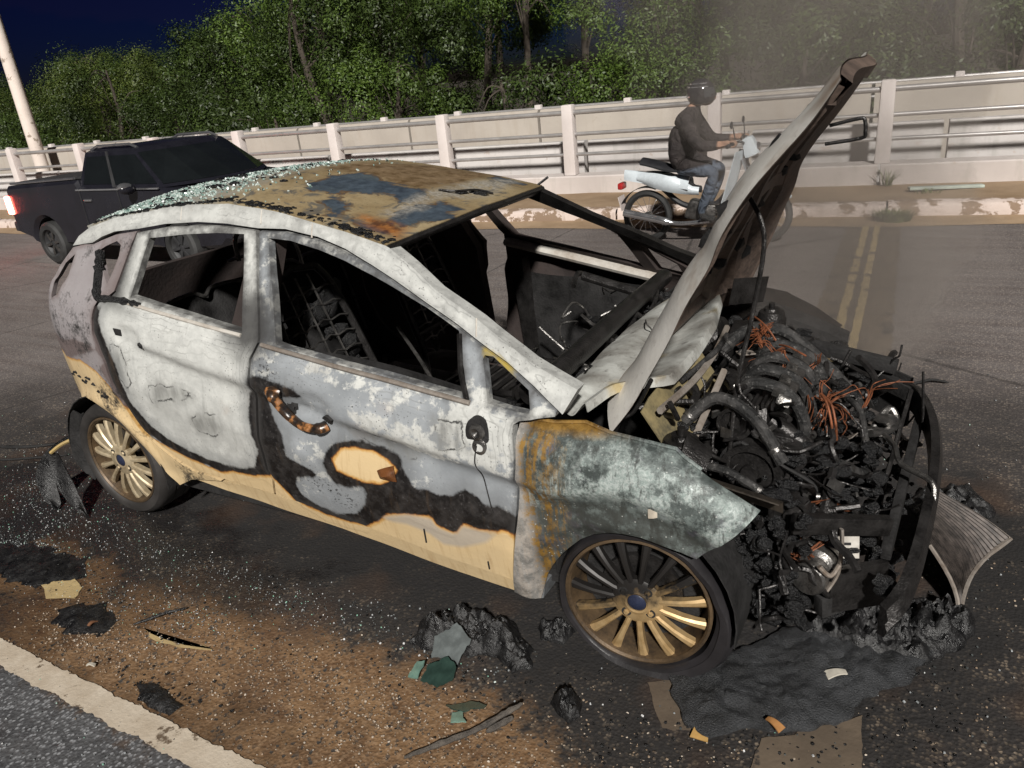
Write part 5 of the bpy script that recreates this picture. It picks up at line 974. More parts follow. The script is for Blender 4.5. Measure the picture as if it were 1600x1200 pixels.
# glass shards
def mat_glass(nm, col, alpha, rough):
    t = NT(nm); n = t.noise(22, 4); m_ = t.bsdf(t.mix(t.rng(n, .4, .7), col, tuple(min(1, k * 1.7) for k in col)), rough, 0, t.bump(n, .2, .004), .8); return m_
M_SH1 = mat_glass('frosted_shard', (.085, .095, .095), 1, .12); M_SH2 = mat_glass('green_shard', (.018, .034, .028), 1, .1); M_SH3 = mat_glass('pale_green_shard', (.10, .18, .15), 1, .12)
def shard(poly, tilt, lift, mat, label):
    P = np.array(poly); c = P.mean(0); m = MB(); R = Euler(tilt).to_matrix()
    Pd = dens(P, .012); pl = [(p[0] - c[0] + .007 * mnoise.noise(Vector((p[0] * 60, p[1] * 60, 1))), p[1] - c[1] + .007 * mnoise.noise(Vector((p[0] * 60, p[1] * 60, 7)))) for p in Pd]; m.prism(pl, lambda a, b, t_: R @ Vector((a, b, t_ + .006 * math.sin(a * 40))), 0, .004)
    zm = min(v[2] for v in m.v); o = m.build('glass_shard', mat, None, 30); o.location = (c[0], c[1], .003 - zm + lift); tag(o, label, 'glass shard')
shard([(-.625, -1.05), (-.64, -.985), (-.58, -.915), (-.51, -.95), (-.525, -1.04), (-.57, -1.03)], (.75, .10, .0), 0, M_SH1, 'frosted pale glass shard leaning upright against the black heap')
shard([(-.60, -1.137), (-.605, -1.08), (-.56, -1.03), (-.51, -1.055), (-.50, -1.10), (-.53, -1.14)], (.30, .12, 0), 0, M_SH2, 'dark green glass shard in front of the frosted shard')
shard([(-.655, -1.14), (-.645, -1.085), (-.61, -1.08), (-.605, -1.14)], (.35, -.2, 0), 0, M_SH3, 'small pale green glass shard left of the dark green one')
shard([(-.47, -1.19), (-.405, -1.145), (-.345, -1.145), (-.40, -1.19)], (-.04, .03, 0), 0, M_SH2, 'flat dark glass shard lying towards the stick')
shard([(-.435, -1.205), (-.41, -1.185), (-.375, -1.225), (-.415, -1.24)], (-.06, .05, 0), 0, M_SH3, 'tiny pale green shard nearest the stick')
# stick, twigs, strips
M_STICK = simple('charred_stick', (.11, .095, .08), .8, 0, .5, 40, .8, .006, col2=(.02, .018, .017))
def rod(name, pts, r, mat, label, cat, n=7, seed=0):
    P = catmull(pts, 6); P = [p + Vector((.003 * mnoise.noise(Vector((k * .8, seed, 0))), .003 * mnoise.noise(Vector((k * .8, seed, 5))), 0)) for k, p in enumerate(P)]
    rr = [r * (.75 + .3 * mnoise.noise(Vector((k * .6, seed, 2)))) * (1 - .55 * abs(2 * k / (len(P) - 1) - 1) ** 4) for k in range(len(P))]
    m = MB(); c = sum(P, Vector()) / len(P); c.z = 0; m.tube([p - c for p in P], rr, n); o = m.build(name, mat); o.location = c; return tag(o, label, cat)
rod('stick', [(-.47, -1.40, .009), (-.40, -1.315, .010), (-.33, -1.235, .014), (-.27, -1.155, .030), (-.235, -1.115, .042)], .012, M_STICK, 'long grey charred stick with its tip raised, in the foreground', 'stick')
rod('stick', [(-.30, -1.225, .009), (-.275, -1.185, .012), (-.25, -1.150, .016)], .013, M_STICK, 'short black stick under the raised tip of the long one', 'stick', seed=4)
rod('twig', [(.58, 1.69, .012), (.66, 1.75, .016), (.72, 1.79, .022), (.80, 1.80, .012)], .010, M_SOOT, 'thin black twig on the clean road beyond the engine', 'twig', seed=2)
rod('twig', [(-1.78, -1.335, .006), (-1.74, -1.285, .010), (-1.70, -1.245, .018), (-1.655, -1.19, .012)], .008, M_MELT, 'curved black twig by the dark puddle left of the sand', 'twig', seed=3)
rod('trim_strip', [(-4.2, -.64, .008), (-3.85, -.535, .010), (-3.6, -.36, .008)], .012, M_SOOT, 'long black trim strip on the road behind the rear wheel', 'trim strip', seed=6)
rod('trim_strip', [(-4.1, -.80, .008), (-3.8, -.68, .009), (-3.5, -.52, .008)], .009, M_SOOT, 'thin dark trim strip beside the long black one behind the car', 'trim strip', seed=7)
for k, (x, y, s, mt, lb) in enumerate([(.569, -.64, .034, simple('bone_flake', (.58, .54, .46), .7), 'bone-white flake lying on the melted bumper sheet'), (.262, -.962, .05, simple('amber_flake', (.50, .30, .10), .5), 'amber flake at the tip of the melted bumper sheet'), (.445, -.90, .028, simple('ochre_flake', (.45, .22, .08), .5), 'ochre flake at the rim of the melted bumper sheet'), (-1.72, -1.545, .014, simple('bone_flake', (.5, .45, .4), .7), 'white pebble on the sand beside the lane line'), (-1.93, -1.40, .02, simple('rust_flake', (.22, .10, .05), .7), 'rusty flake on the soot near the yellow paint')]):
    m = MB(); m.grid(lambda u, v: (s * (u - .5) * 1.7, s * (v - .5) * (1 - .5 * u), .004 + .010 * math.sin(2.5 * u)), 6, 4, .004); o = m.build('flake', mt); o.location = (x, y, .034 if k in (0, 2) else .004); o.rotation_euler.z = k * 1.1 + .5; tag(o, lb, 'flake')
# melted arch liner hanging behind the rear wheel
ln = empty('melted_liner', (-2.93, -.82, 0)); tag(ln, 'twisted black strip of melted wheel-arch liner drooping behind the rear wheel', 'debris')
def ribbon(pts, ws, mat, nm):
    P = [p - ln.location for p in catmull(pts, 6)]; m = MB(); k = len(P)
    W = np.interp(np.linspace(0, 1, k), np.linspace(0, 1, len(ws)), ws)
    m.grid(lambda u, v: P[round(u * (k - 1))] + Vector((.75, .35, .45 * math.sin(u * 5))).normalized() * W[round(u * (k - 1))] * (v - .5) + Vector((0, 0, .012 * math.sin(v * 6 + u * 7))), k - 1, 4, .006); return m.build(nm, mat, ln, 60)
ribbon([(-2.78, -.70, .36), (-2.90, -.76, .33), (-3.02, -.82, .27), (-3.06, -.86, .16), (-3.00, -.90, .05), (-2.96, -.92, .012)], [.10, .09, .07, .10, .09, .05], M_MELT, 'strip')
ribbon([(-3.00, -.82, .26), (-2.92, -.86, .22), (-2.86, -.88, .14), (-2.78, -.90, .06), (-2.72, -.91, .012)], [.05, .08, .09, .06, .04], M_MELT, 'strip')
m = MB(); m.tube([p - ln.location for p in catmull([(-2.82, -.72, .35), (-2.92, -.80, .315), (-2.99, -.835, .27)])], .009, 6); m.build('scorched_edge', simple('scorched_edge', (.42, .30, .12), .6), ln)
ribbon([(-2.74, -.78, .50), (-2.79, -.79, .38), (-2.80, -.80, .26), (-2.76, -.80, .16)], [.06, .08, .07, .05], M_SOOT, 'strip')
# radiator core torn loose, leaning off the bumper beam
RA = [Vector(p) for p in ((.745, .36, .17), (1.035, .34, .012), (.880, -.235, .010), (.775, -.05, .17))]
def rad(u, v):
    p = RA[0].lerp(RA[1], u).lerp(RA[3].lerp(RA[2], u), v); bow = math.sin(math.pi * u) * -.035 + .05 * math.sin(math.pi * v) * u
    return p + Vector((-bow * .9, 0, bow * .2)) + Vector((.0, 0, .0055 * (1 if round(v * 96) % 4 in (1, 2) else -1)))
t = NT('radiator_fins'); n = t.noise(30, 5); M_RADF = t.bsdf(t.mix(t.rng(n, .35, .7), (.030, .026, .024), (.11, .092, .082)), .45, .4, None, .5)
rc = empty('radiator_core', (.85, .05, 0)); tag(rc, 'bent radiator core with fine fins lying against the bumper beam', 'radiator')
m = MB(); m.grid(rad, 24, 96, .006); m.v = [tuple(Vector(p) - rc.location) for p in m.v]; m.build('fin_core', M_RADF, rc, 20)
m = MB(); m.tube([rad(1, k / 12) - rc.location + Vector((.004, 0, .008 * mnoise.noise(Vector((k, 0, 0))))) for k in range(13)], [.007 + .006 * abs(mnoise.noise(Vector((k * 1.3, 1, 0)))) for k in range(13)], 6); m.build('end_tank', M_STEEL, rc)
m = MB(); m.tube([rad(k / 8, 0) - rc.location for k in range(9)], .007, 6); m.build('side_strip', M_STEEL, rc)
m = MB(); m.tube([rad(k / 8, 1) - rc.location for k in range(9)], .007, 6); m.build('side_strip', M_STEEL, rc)
# loose glass crumbs, grit and char on the road
random.seed(61)
t = NT('crumb_glass'); v = t.n('ShaderNodeNewGeometry').outputs['Random Per Island']; M_GC = t.bsdf(t.ramp(v, [(0, (.03, .033, .033)), (.55, (.10, .11, .11)), (.80, (.35, .37, .38)), (.93, (.75, .75, .75)), (.97, (.25, .50, .38))]), .08, 0, None, 1.0)
def scatter(name, n, pos, size, mat, box=True):
    m = MB()
    for k in range(n):
        q = pos(); r = random.uniform(*size)
        if q is None: continue
        if box: m.box((q[0], q[1], r * .45 + .002), (r * random.uniform(.8, 1.6), r, r * .7), (random.gauss(0, .35), random.gauss(0, .35), random.random() * 3), .8)
        else: m.lump((q[0], q[1], r * .3 + .001), (r, r * random.uniform(.6, 1.2), r * .6), k, .5, 1)
    return tag(m.build(name, mat, None, 0 if box else 40), kind='stuff')
def pg(cs):
    def f():
        x, y, sx, sy = random.choice(cs); return (random.gauss(x, sx), random.gauss(y, sy))
    return f
scatter('glass_crumbs', 5200, pg([(-2.75, -1.2, .16, .05), (-2.75, -1.2, .16, .05), (-3.1, -.85, .2, .08), (-2.6, -1.22, .22, .07), (-2.9, -1.05, .3, .12), (-3.3, -.7, .35, .2), (-3.6, -.5, .5, .3), (-2.0, -1.25, .3, .08), (-1.6, -1.2, .2, .06), (-2.6, -.95, .3, .08), (-1.9, -.98, .35, .06), (-1.3, -1.0, .3, .06), (-3.4, .2, .5, .4)]), (.0015, .004), M_GC)
scatter('glass_crumbs', 450, pg([(.3, -.85, .25, .1), (.7, -.45, .15, .12), (1.1, -.2, .4, .4), (-.55, -1.02, .12, .05), (.9, .9, .5, .5), (-.9, -.95, .3, .06)]), (.003, .006), M_GC)
scatter('glass_crumbs', 500, lambda: (random.uniform(-3.2, -.9), random.uniform(-2.3, -1.62)), (.0015, .004), M_GC)  # crumbs added beyond the lane line for the glints of wet asphalt
t = NT('grit'); v = t.n('ShaderNodeNewGeometry').outputs['Random Per Island']; M_GRIT = t.bsdf(t.ramp(v, [(0, (.03, .028, .026)), (.35, (.12, .085, .055)), (.7, (.30, .22, .15)), (1, (.48, .42, .35))]), .85)
scatter('grit', 4200, pg([(-1.3, -1.4, .45, .1), (-.7, -1.35, .35, .12), (-.2, -1.4, .25, .15), (-1.9, -1.45, .2, .06), (.3, -1.2, .3, .15), (-.9, -1.25, .4, .08)]), (.0015, .0045), M_GRIT, False)
scatter('char_crumbs', 520, pg([(-.9, -1.2, .5, .12), (-.45, -1.05, .2, .08), (-1.4, -1.5, .15, .03), (.1, -1.1, .2, .08), (-2.2, -1.3, .3, .08), (.5, -1.0, .3, .1), (-1.3, -.95, .6, .05), (1.2, .1, .3, .4)]), (.002, .007), M_CHAR, False)
scatter('char_crumbs', 420, lambda: (random.uniform(.15, .9), random.uniform(-.98, -.3)), (.002, .006), M_CHAR, False)
scatter('road_grit', 700, lambda: (random.uniform(.2, 1.5), random.uniform(-1.2, .2)), (.0015, .004), M_GRIT, False)
# things on the far walk
pk = MB(); pk.box((0, 0, .02), (.74, .085, .03), (.0, .03, 0), 1, .006); o = pk.build('plank', simple('pale_green_board', (.46, .52, .46), .7)); o.location = (.62, 6.93, .15); o.rotation_euler.z = .35; tag(o, 'pale green board lying on the far walk', 'plank')
M_GRASS = simple('weed_green', (.085, .13, .03), .7, 0, .4, 30, 0, .001, col2=(.16, .14, .06))
def weed(loc, n, h, sp, label, seed):
    random.seed(seed); m = MB()
    for k in range(n):
        a = random.random() * 6.28; b = random.random() ** .5 * sp; p = Vector((b * math.cos(a), b * math.sin(a) * .6, 0)); d = Vector((math.cos(a), math.sin(a), 0)) * h * random.uniform(.2, .8); hh = h * random.uniform(.5, 1)
        q = [p, p + d * .3 + Vector((0, 0, hh * .6)), p + d + Vector((0, 0, hh))]; w = Vector((-math.sin(a), math.cos(a), 0)) * .005
        m.add([q[0] - w, q[0] + w, q[1] + w * .8, q[1] - w * .8, q[2]], [(0, 1, 2, 3), (3, 2, 4)])
    o = m.build('weed', M_GRASS, None, 0); o.location = loc; return tag(o, label, 'weed')
weed((.20, 5.95, 0), 420, .13, .17, 'green weed tuft growing against the far kerb', 1); weed((.03, 7.20, .15), 40, .22, .05, 'dry wispy weed at the foot of the railing post', 2); weed((.45, 6.75, .15), 50, .05, .18, 'low dry weeds beside the pale green board', 3)
# ================================================================== PASSING PICKUP
M_PBLK = simple('pickup_paint', (.016, .016, .022), .22, 0, .3, 3, .02, .001, spec=.6)
M_PGLS = simple('pickup_glass', (.010, .012, .013), .05, 0, .2, 3, 0, .001, spec=.8)
M_PTRM = simple('pickup_trim', (.03, .03, .032), .6, 0, .2, 8)
M_CHROME = simple('bright_trim', (.70, .70, .72), .18, .9, .1, 6, .02, .001)
M_RUB = mat_tyre('passing_tyre', (.02, .02, .02), .7)
PKL = Vector((-7.75, 3.0, 0)); pu = empty('pickup_truck', PKL + Vector((-.34, .0, 0))); pu.scale = (.92, .97, .95); tag(pu, 'black pickup truck passing behind the burnt car', 'pickup truck')
def pk(p): return Vector(p) - PKL
Y0, Y1 = 3.0, 4.66
def arch(xc, r, zc=.28): return [(xc + r * math.cos(a), zc + r * math.sin(a)) for a in np.linspace(math.pi, 0, 14)]
def side(prof, ya, yb, inset, mat, nm, parent=pu):
    """prism across the width with softened side edges"""
    n = len(prof); m = MB(); P = np.array(prof); Q = inset_poly(P, inset); vs = [pk((a, ya, b)) for a, b in Q] + [pk((a, ya - .0 + inset, b)) for a, b in P]
    vs = [pk((a, ya, b)) for a, b in Q] + [pk((a, ya + inset, b)) for a, b in P] + [pk((a, yb - inset, b)) for a, b in P] + [pk((a, yb, b)) for a, b in Q]
    fs = [tuple(range(n)), tuple(reversed(range(3 * n, 4 * n)))]
    for L in range(3):
        for i in range(n): j = (i + 1) % n; fs.append((L * n + i, L * n + j, (L + 1) * n + j, (L + 1) * n + i))
    m.add(vs, fs); return m.build(nm, mat, parent, 28)
def inset_poly(P, d): return inset(P, d)
RW, FW = -9.06, -6.36
lower = [(-9.80, .42), (-9.83, .62), (-9.80, 1.00), (-9.76, 1.05), (-8.10, 1.10), (-8.08, 1.02), (-6.80, 1.00), (-6.45, .99), (-5.85, .93), (-5.52, .80), (-5.44, .62), (-5.46, .40), (-5.60, .30)] + list(reversed(arch(FW, .35))) + list(reversed(arch(RW, .35))) + [(-9.5, .34)]
side(lower, Y0, Y1, .045, M_PBLK, 'body')
# cab: tapered greenhouse
m = MB(); bot = [(-8.12, 3.04), (-6.42, 3.04), (-6.12, 3.4), (-6.05, 3.83), (-6.12, 4.26), (-6.42, 4.62), (-8.12, 4.62)]; top = [(-8.00, 3.18), (-7.00, 3.18), (-6.90, 3.5), (-6.87, 3.83), (-6.90, 4.16), (-7.00, 4.48), (-8.00, 4.48)]
vs = [pk((a, b, .99)) for a, b in bot] + [pk((a, b, 1.41)) for a, b in top] + [pk((-7.45 + (a + 7.45) * .90, 3.83 + (b - 3.83) * .85, 1.445)) for a, b in top]; n = 7
fs = [tuple(range(14, 21))] + [(L * n + i, L * n + (i + 1) % n, (L + 1) * n + (i + 1) % n, (L + 1) * n + i) for L in range(2) for i in range(n)]
m.add(vs, fs); m.build('cab', M_PBLK, pu, 30)
def cabq(u0, u1, v0, v1, i, j, mat, nm, out=.006):
    A, B = Vector((*bot[i], .99)), Vector((*bot[j], .99)); Cc, D = Vector((*top[i], 1.41)), Vector((*top[j], 1.41))
    f = lambda u, v: A.lerp(B, u).lerp(Cc.lerp(D, u), v); nn = (B - A).cross(Cc - A).normalized()
    P = [f(u0, v0), f(u1, v0), f(u1, v1), f(u0, v1)]; m = MB(); m.add([pk(p + nn * out) for p in P] + [pk(p - nn * .01) for p in P], [(0, 1, 2, 3), (0, 4, 5, 1), (1, 5, 6, 2), (2, 6, 7, 3), (3, 7, 4, 0)]); return m.build(nm, mat, pu, 0)
cabq(.05, .42, .12, .88, 0, 1, M_PGLS, 'window'); cabq(.46, .95, .10, .88, 0, 1, M_PGLS, 'window')
cabq(.42, .46, .0, 1.0, 0, 1, M_PTRM, 'window_post', .008)
for i in (1, 2, 3, 4): cabq(.03 if i == 1 else 0, .97 if i == 4 else 1, .08, .92, i, i + 1, M_PGLS, 'windscreen_pane')
cabq(.08, .92, .2, .85, 6, 0, M_PGLS, 'rear_window')
# roof rails, bed cover, trims
for y in (3.24, 4.42): m = MB(); m.tube([pk(p) for p in ((-7.95, y, 1.43), (-7.80, y, 1.475), (-7.15, y, 1.475), (-7.02, y, 1.43))], .018, 8); m.build('roof_rail', M_CHROME, pu)
m = MB(); m.box(pk((-8.93, 3.83, 1.095)), (1.62, 1.46, .03), (0, -.03, 0), 1, .01); m.build('bed_cover', M_PTRM, pu)
m = MB(); m.tube([pk((-9.72, 3.06, 1.075)), pk((-8.2, 3.06, 1.12))], .016, 8); m.build('bed_rail', M_CHROME, pu)
m = MB(); m.box(pk((-7.28, Y0 - .003, .70)), (.012, .01, .62)); m.build('door_gap', M_PTRM, pu)
m = MB(); m.box(pk((-8.07, Y0 - .003, .70)), (.012, .01, .60)); m.build('door_gap', M_PTRM, pu)
m = MB(); m.box(pk((-7.92, Y0 - .012, .86)), (.15, .025, .03), bev=.008); m.build('door_handle', M_CHROME, pu)
m = MB(); m.box(pk((-7.3, Y0 - .006, .985)), (1.65, .02, .018)); m.build('belt_trim', M_CHROME, pu)
m = MB(); m.lump(pk((-6.92, 2.90, 1.00)), (.07, .11, .065), 2, .1, 2); mr = m.build('mirror', M_PBLK, pu); m = MB(); m.lump(pk((-6.93, 2.885, 1.028)), (.072, .10, .045), 2, .1, 2); m.build('mirror_cap', M_CHROME, mr)
m = MB(); m.box(pk((-9.86, 3.83, .50)), (.14, 1.60, .14), bev=.04); m.build('rear_bumper', M_PTRM, pu)
m = MB(); m.box(pk((-5.47, 3.83, .48)), (.14, 1.56, .20), bev=.05); m.build('front_bumper', M_PTRM, pu)
t = NT('lit_tail_lamp'); t.bsdf((.5, .02, .02), .2, 0, None, .5); t.b.inputs['Emission Color'].default_value = (1, .10, .07, 1); t.b.inputs['Emission Strength'].default_value = 22; M_TAIL = t.m
for y in (3.06, 4.60):
    m = MB(); m.box(pk((-9.79, y, .80)), (.11, .18, .24), bev=.02); m.build('tail_lamp', M_TAIL, pu)
for y in (3.2, 4.46): m = MB(); m.box(pk((-5.52, y, .76)), (.10, .28, .12), bev=.03); m.build('headlamp', M_CHROME, pu)
for xc in (RW, FW):
    for s, y in ((-1, 3.07), (1, 4.59)):
        ww = empty('wheel', pk((xc, y, .288))); ww.parent = pu
        m = MB(); m.lathe([(.175, .06), (.19, .085), (.25, .085), (.282, .06), (.288, .02), (.288, -.1), (.27, -.13), (.18, -.13)], (0, 0, 0), (0, s, 0), 36, closed=True); m.build('tyre', M_RUB, ww)
        m = MB(); m.lathe([(.178, .06), (.165, .05), (.15, .02), (.06, .045), (.001, .05)], (0, 0, 0), (0, s, 0), 36); r_ = m.build('rim', M_PTRM, ww)
        for k in range(6):
            a = k * math.pi / 3 + .2; m = MB(); m.box((.105 * math.cos(a), s * .05, .105 * math.sin(a)), (.13, .02, .035), (0, -a, 0), bev=.004); m.build('spoke', M_ALU if xc == RW else M_PTRM, r_)
    m = MB(); m.grid(lambda u, v, xc=xc: pk((xc + .347 * math.cos(math.pi * u), 3.05 + .4 * v, .28 + .347 * math.sin(math.pi * u))), 16, 2); m.build('wheel_house', M_SOOT, pu)

# ================================================================== MOTORCYCLE AND RIDER
BKL = Vector((-1.46, 4.95, 0)); BR = math.radians(3)
bk = empty('motorcycle', BKL, BR); bk.scale = (.93, .93, .95); tag(bk, 'small white and grey motorcycle passing on the far lane', 'motorcycle')
M_BWHT = simple('fairing_white', (.66, .72, .76), .3, 0, .15, 6, .03, .001, spec=.5); M_BDRK = simple('bike_dark', (.03, .03, .034), .5, .2, .3, 10)
for x in (-.58, .66):
    ww = empty('wheel', (x, 0, .275)); ww.parent = bk
    m = MB(); m.lathe([(.215, -.03), (.235, -.045), (.265, -.035), (.275, 0), (.265, .035), (.235, .045), (.215, .03)], (0, 0, 0), (0, 1, 0), 40, closed=True); m.build('tyre', M_RUB, ww)
    m = MB(); m.lathe([(.218, -.02), (.205, -.012), (.205, .012), (.218, .02)], (0, 0, 0), (0, 1, 0), 40, closed=True); m.lathe([(.001, -.06), (.04, -.06), (.045, 0), (.04, .06), (.001, .06)], (0, 0, 0), (0, 1, 0), 20); rm = m.build('rim', M_ALU, ww)
    for k in range(16): a = k * math.pi / 8; m = MB(); m.cyl((.035 * math.cos(a), .03 * (-1) ** k, .035 * math.sin(a)), (.208 * math.cos(a + .25), 0, .208 * math.sin(a + .25)), .0025, n=5); m.build('spoke', M_CHROME, rm)
m = MB(); m.tube(catmull([(.42, 0, .92), (.30, 0, .55), (.10, 0, .36), (-.20, 0, .40), (-.45, 0, .60), (-.66, 0, .70)]), .03, 8); m.build('frame', M_BDRK, bk)
m = MB(); m.box((.02, 0, .33), (.34, .2, .20), (0, .2, 0), .85, .04)
for k in range(5): m.box((.16, 0, .29 + .028 * k), (.14, .17, .012))
m.build('engine', M_ALU, bk)
m = MB(); m.grid(lambda u, v: (-.62 + .72 * u, (.12 - .04 * abs(u - .4)) * math.sin((v - .5) * 2.6), .755 + .05 * math.cos((v - .5) * 2.6) + .05 * (1 - u) ** 2 - .045 * math.sin(math.pi * u) ** 2), 16, 10, .03); m.build('seat', M_BDRK, bk)
m = MB(); m.grid(lambda u, v: (-.82 + .72 * u, (.03 + .10 * u ** .6) * math.sin((v - .5) * 3.1), .66 - .10 * u + (.10 + .02 * u) * math.cos((v - .5) * 3.1)), 14, 12, .006); m.build('tail_fairing', M_BWHT, bk)
m = MB(); m.grid(lambda u, v: (.30 + .16 * u - .06 * abs(2 * v - 1), .22 * (2 * v - 1), .34 + .58 * u), 12, 10, .008); m.build('leg_shield', M_BWHT, bk)
m = MB(); m.box((.50, 0, .95), (.16, .20, .20), (0, -.35, 0), .7, .045); hf = m.build('headlamp_fairing', M_BWHT, bk); m = MB(); m.lump((.575, 0, .94), (.03, .07, .05), 3, .03, 2); m.build('headlamp', M_CHROME, hf)
for s in (-1, 1):
    m = MB(); m.grid(lambda u, v, s=s: (-.66 + .66 * u, s * (.085 + .045 * math.sin(math.pi * u) - .03 * (2 * v - 1) ** 2), .50 + .15 * (1 - u) - .03 * math.sin(math.pi * u) + (.07 + .09 * math.sin(math.pi * min(1, u * 1.1)) ** .8) * v), 10, 5, .006); m.build('side_panel', M_BWHT, bk)
for s in (-1, 1): m = MB(); m.tube([(.44, s * .07, .84), (.66, s * .07, .275)], .018, 8); m.build('fork', M_CHROME, bk)
m = MB(); m.grid(lambda u, v: (.66 + .305 * math.cos(.6 + 2.1 * u), .06 * (2 * v - 1), .275 + .305 * math.sin(.6 + 2.1 * u)), 12, 4, .005); m.build('front_mudguard', M_BWHT, bk)
m = MB(); m.grid(lambda u, v: (-.58 + .31 * math.cos(1.2 + 1.5 * u), .065 * (2 * v - 1), .275 + .31 * math.sin(1.2 + 1.5 * u)), 12, 4, .005); m.build('rear_mudguard', M_BDRK, bk)
m = MB(); m.tube(catmull([(.36, -.34, .99), (.42, -.22, 1.02), (.45, 0, .98), (.42, .22, 1.02), (.36, .34, .99)]), .013, 8); m.build('handlebar', M_BDRK, bk)
for s in (-1, 1):
    m = MB(); m.tube([(.34, s * .36, .99), (.385, s * .26, 1.01)], .02, 8); m.build('grip', M_BDRK, bk)
    m = MB(); m.tube([(.40, s * .24, 1.02), (.38, s * .28, 1.16)], .006, 6); m.lump((.37, s * .30, 1.18), (.012, .055, .035), 1, .05, 2); m.build('mirror', M_BDRK, bk)
m = MB(); m.tube(catmull([(.12, -.12, .24), (-.2, -.14, .22), (-.45, -.15, .27), (-.80, -.15, .34)]), [.022] * 9 + [.04] * 10, 12); m.build('exhaust', M_CHROME, bk)
m = MB(); m.box((-.86, 0, .42), (.008, .20, .15), (0, -.25, 0)); m.build('licence_plate', simple('plate_pale', (.66, .58, .55), .5), bk)
m = MB(); m.box((-.86, 0, .60), (.06, .16, .07), bev=.02); m.build('tail_lamp', simple('tail_red', (.45, .03, .03), .2), bk)
for s in (-1, 1): m = MB(); m.tube([(.04, s * .08, .27), (.04, s * .20, .27)], .014, 8); m.build('footpeg', M_BDRK, bk)

rid = empty('person', BKL + Vector((-.22 * .93, 0, .70 * .95)), BR); rid.scale = (.93, .93, .95); tag(rid, 'rider in dark jacket and dark helmet leaning forward on the motorcycle', 'person')
def skin_body(name, joints, edges, mat, parent, off, sub=2):
    me = bpy.data.meshes.new(name); me.from_pydata([Vector(j[:3]) - off for j in joints], edges, []); o = bpy.data.objects.new(name, me); COL.objects.link(o); o.parent = parent
    sm = o.modifiers.new('skin', 'SKIN'); sm.use_smooth_shade = True
    for i, j in enumerate(joints): sv = me.skin_vertices[0].data[i]; sv.radius = (j[3], j[4] if len(j) > 4 else j[3]); sv.use_root = (i == 0)
    ss = o.modifiers.new('sub', 'SUBSURF'); ss.levels = sub; ss.render_levels = sub
    me.materials.append(mat); return o
def mat_rider():
    t = NT('rider_clothes'); X = t.sep(t.obj()); n = t.noise(9, 5); w = t.noise(120, 2)
    c = t.mix(t.rng(n, .35, .7), (.020, .017, .017), (.046, .038, .037)); jean = t.mix(t.rng(n, .3, .7), (.06, .075, .10), (.11, .13, .165))
    c = t.mix(t.rng(t.math('ADD', X[2], t.math('MULTIPLY', X[0], -.2)), .06, .03), c, jean)
    c = t.mix(t.rng(X[2], -.36, -.375), c, (.03, .03, .03))
    c = t.mix(t.math('MULTIPLY', t.rng(X[0], .45, .47), t.rng(X[2], .15, .2)), c, (.36, .21, .145))
    c = t.mix(t.rng(X[2], .655, .665), c, (.36, .21, .145))
    return t.bsdf(c, .8, 0, t.bump(w, .2, .002, t.bump(t.noise(7, 3, .5, None, 1.5), .9, .06)), .2)
ro = Vector((-.22, 0, .70))
J = [(-.22, 0, .84, .165, .15), (-.21, 0, 1.00, .18, .16), (-.15, 0, 1.16, .19, .155), (-.09, 0, 1.28, .12, .10), (-.06, 0, 1.36, .055), (-.03, 0, 1.42, .055)]
E_ = [(0, 1), (1, 2), (2, 3), (3, 4), (4, 5)]
for s in (-1, 1):
    b = len(J); J += [(-.11, s * .18, 1.235, .09), (-.02, s * .26, 1.09, .075), (.05, s * .295, 1.00, .065), (.20, s * .31, 1.00, .05), (.285, s * .315, 1.01, .034), (.33, s * .315, 1.015, .03, .042), (.37, s * .315, 1.015, .026, .044)]
    E_ += [(3, b)] + [(b + k, b + k + 1) for k in range(6)]
    b = len(J); J += [(-.18, s * .11, .80, .105), (.00, s * .15, .77, .088), (.18, s * .17, .73, .068), (.12, s * .165, .55, .062), (.04, s * .16, .36, .045), (.05, s * .165, .29, .045), (.14, s * .17, .275, .042, .03), (.20, s * .175, .275, .035, .025)]
    E_ += [(0, b)] + [(b + k, b + k + 1) for k in range(7)]
skin_body('body', J, E_, mat_rider(), rid, ro)
M_SKIN = simple('skin', (.34, .20, .135), .55, 0, .15, 20, .1, .002)
m = MB()
def bl(p): return Vector(p) - ro
bm_ = []
for s in (-1, 1):   # fingers curled round the grips
    for k in range(4): y = s * (.285 + .020 * k); m.tube(catmull([bl((.365, y, 1.035)), bl((.405, y, 1.030)), bl((.415, y, 1.000)), bl((.392, y, .985)), bl((.37, y, .99))], 3), [.0095] * 9 + [.008] * 4, 7)
    m.tube(catmull([bl((.355, s * .275, 1.015)), bl((.372, s * .262, .995)), bl((.398, s * .262, .985))], 3), .0095, 7)
m.build('fingers', M_SKIN, rid)
def helmet(p, w, r, h): return p
m = MB(); hc = bl((.0, 0, 1.475))
bm = bmesh.new(); bmesh.ops.create_icosphere(bm, subdivisions=4, radius=1); vs = []
for v in bm.verts:
    c = v.co.copy(); p = Vector((c.x * .142, c.y * .122, c.z * .135))
    if c.x > .3 and c.z < -.1: p.x += .018
    if c.z < -.72: p.z = -.72 * .135 + (p.z + .72 * .135) * .2
    vs.append(hc + p)
bm.verts.index_update(); m.add(vs, [tuple(v.index for v in f.verts) for f in bm.faces]); bm.free(); hm = m.build('helmet', simple('helmet_shell', (.022, .022, .026), .18, 0, .3, 6, .02, .001, spec=.7), rid, 60)
m = MB(); m.grid(lambda u, v: hc + Vector((.150 * math.cos((u - .5) * 2.3) * (1 - .12 * v * v), .130 * math.sin((u - .5) * 2.3), -.035 + .085 * v)), 16, 6, .003); m.build('visor', simple('visor', (.05, .055, .06), .05, 0, .2, 4, 0, .001, spec=1.0), hm)
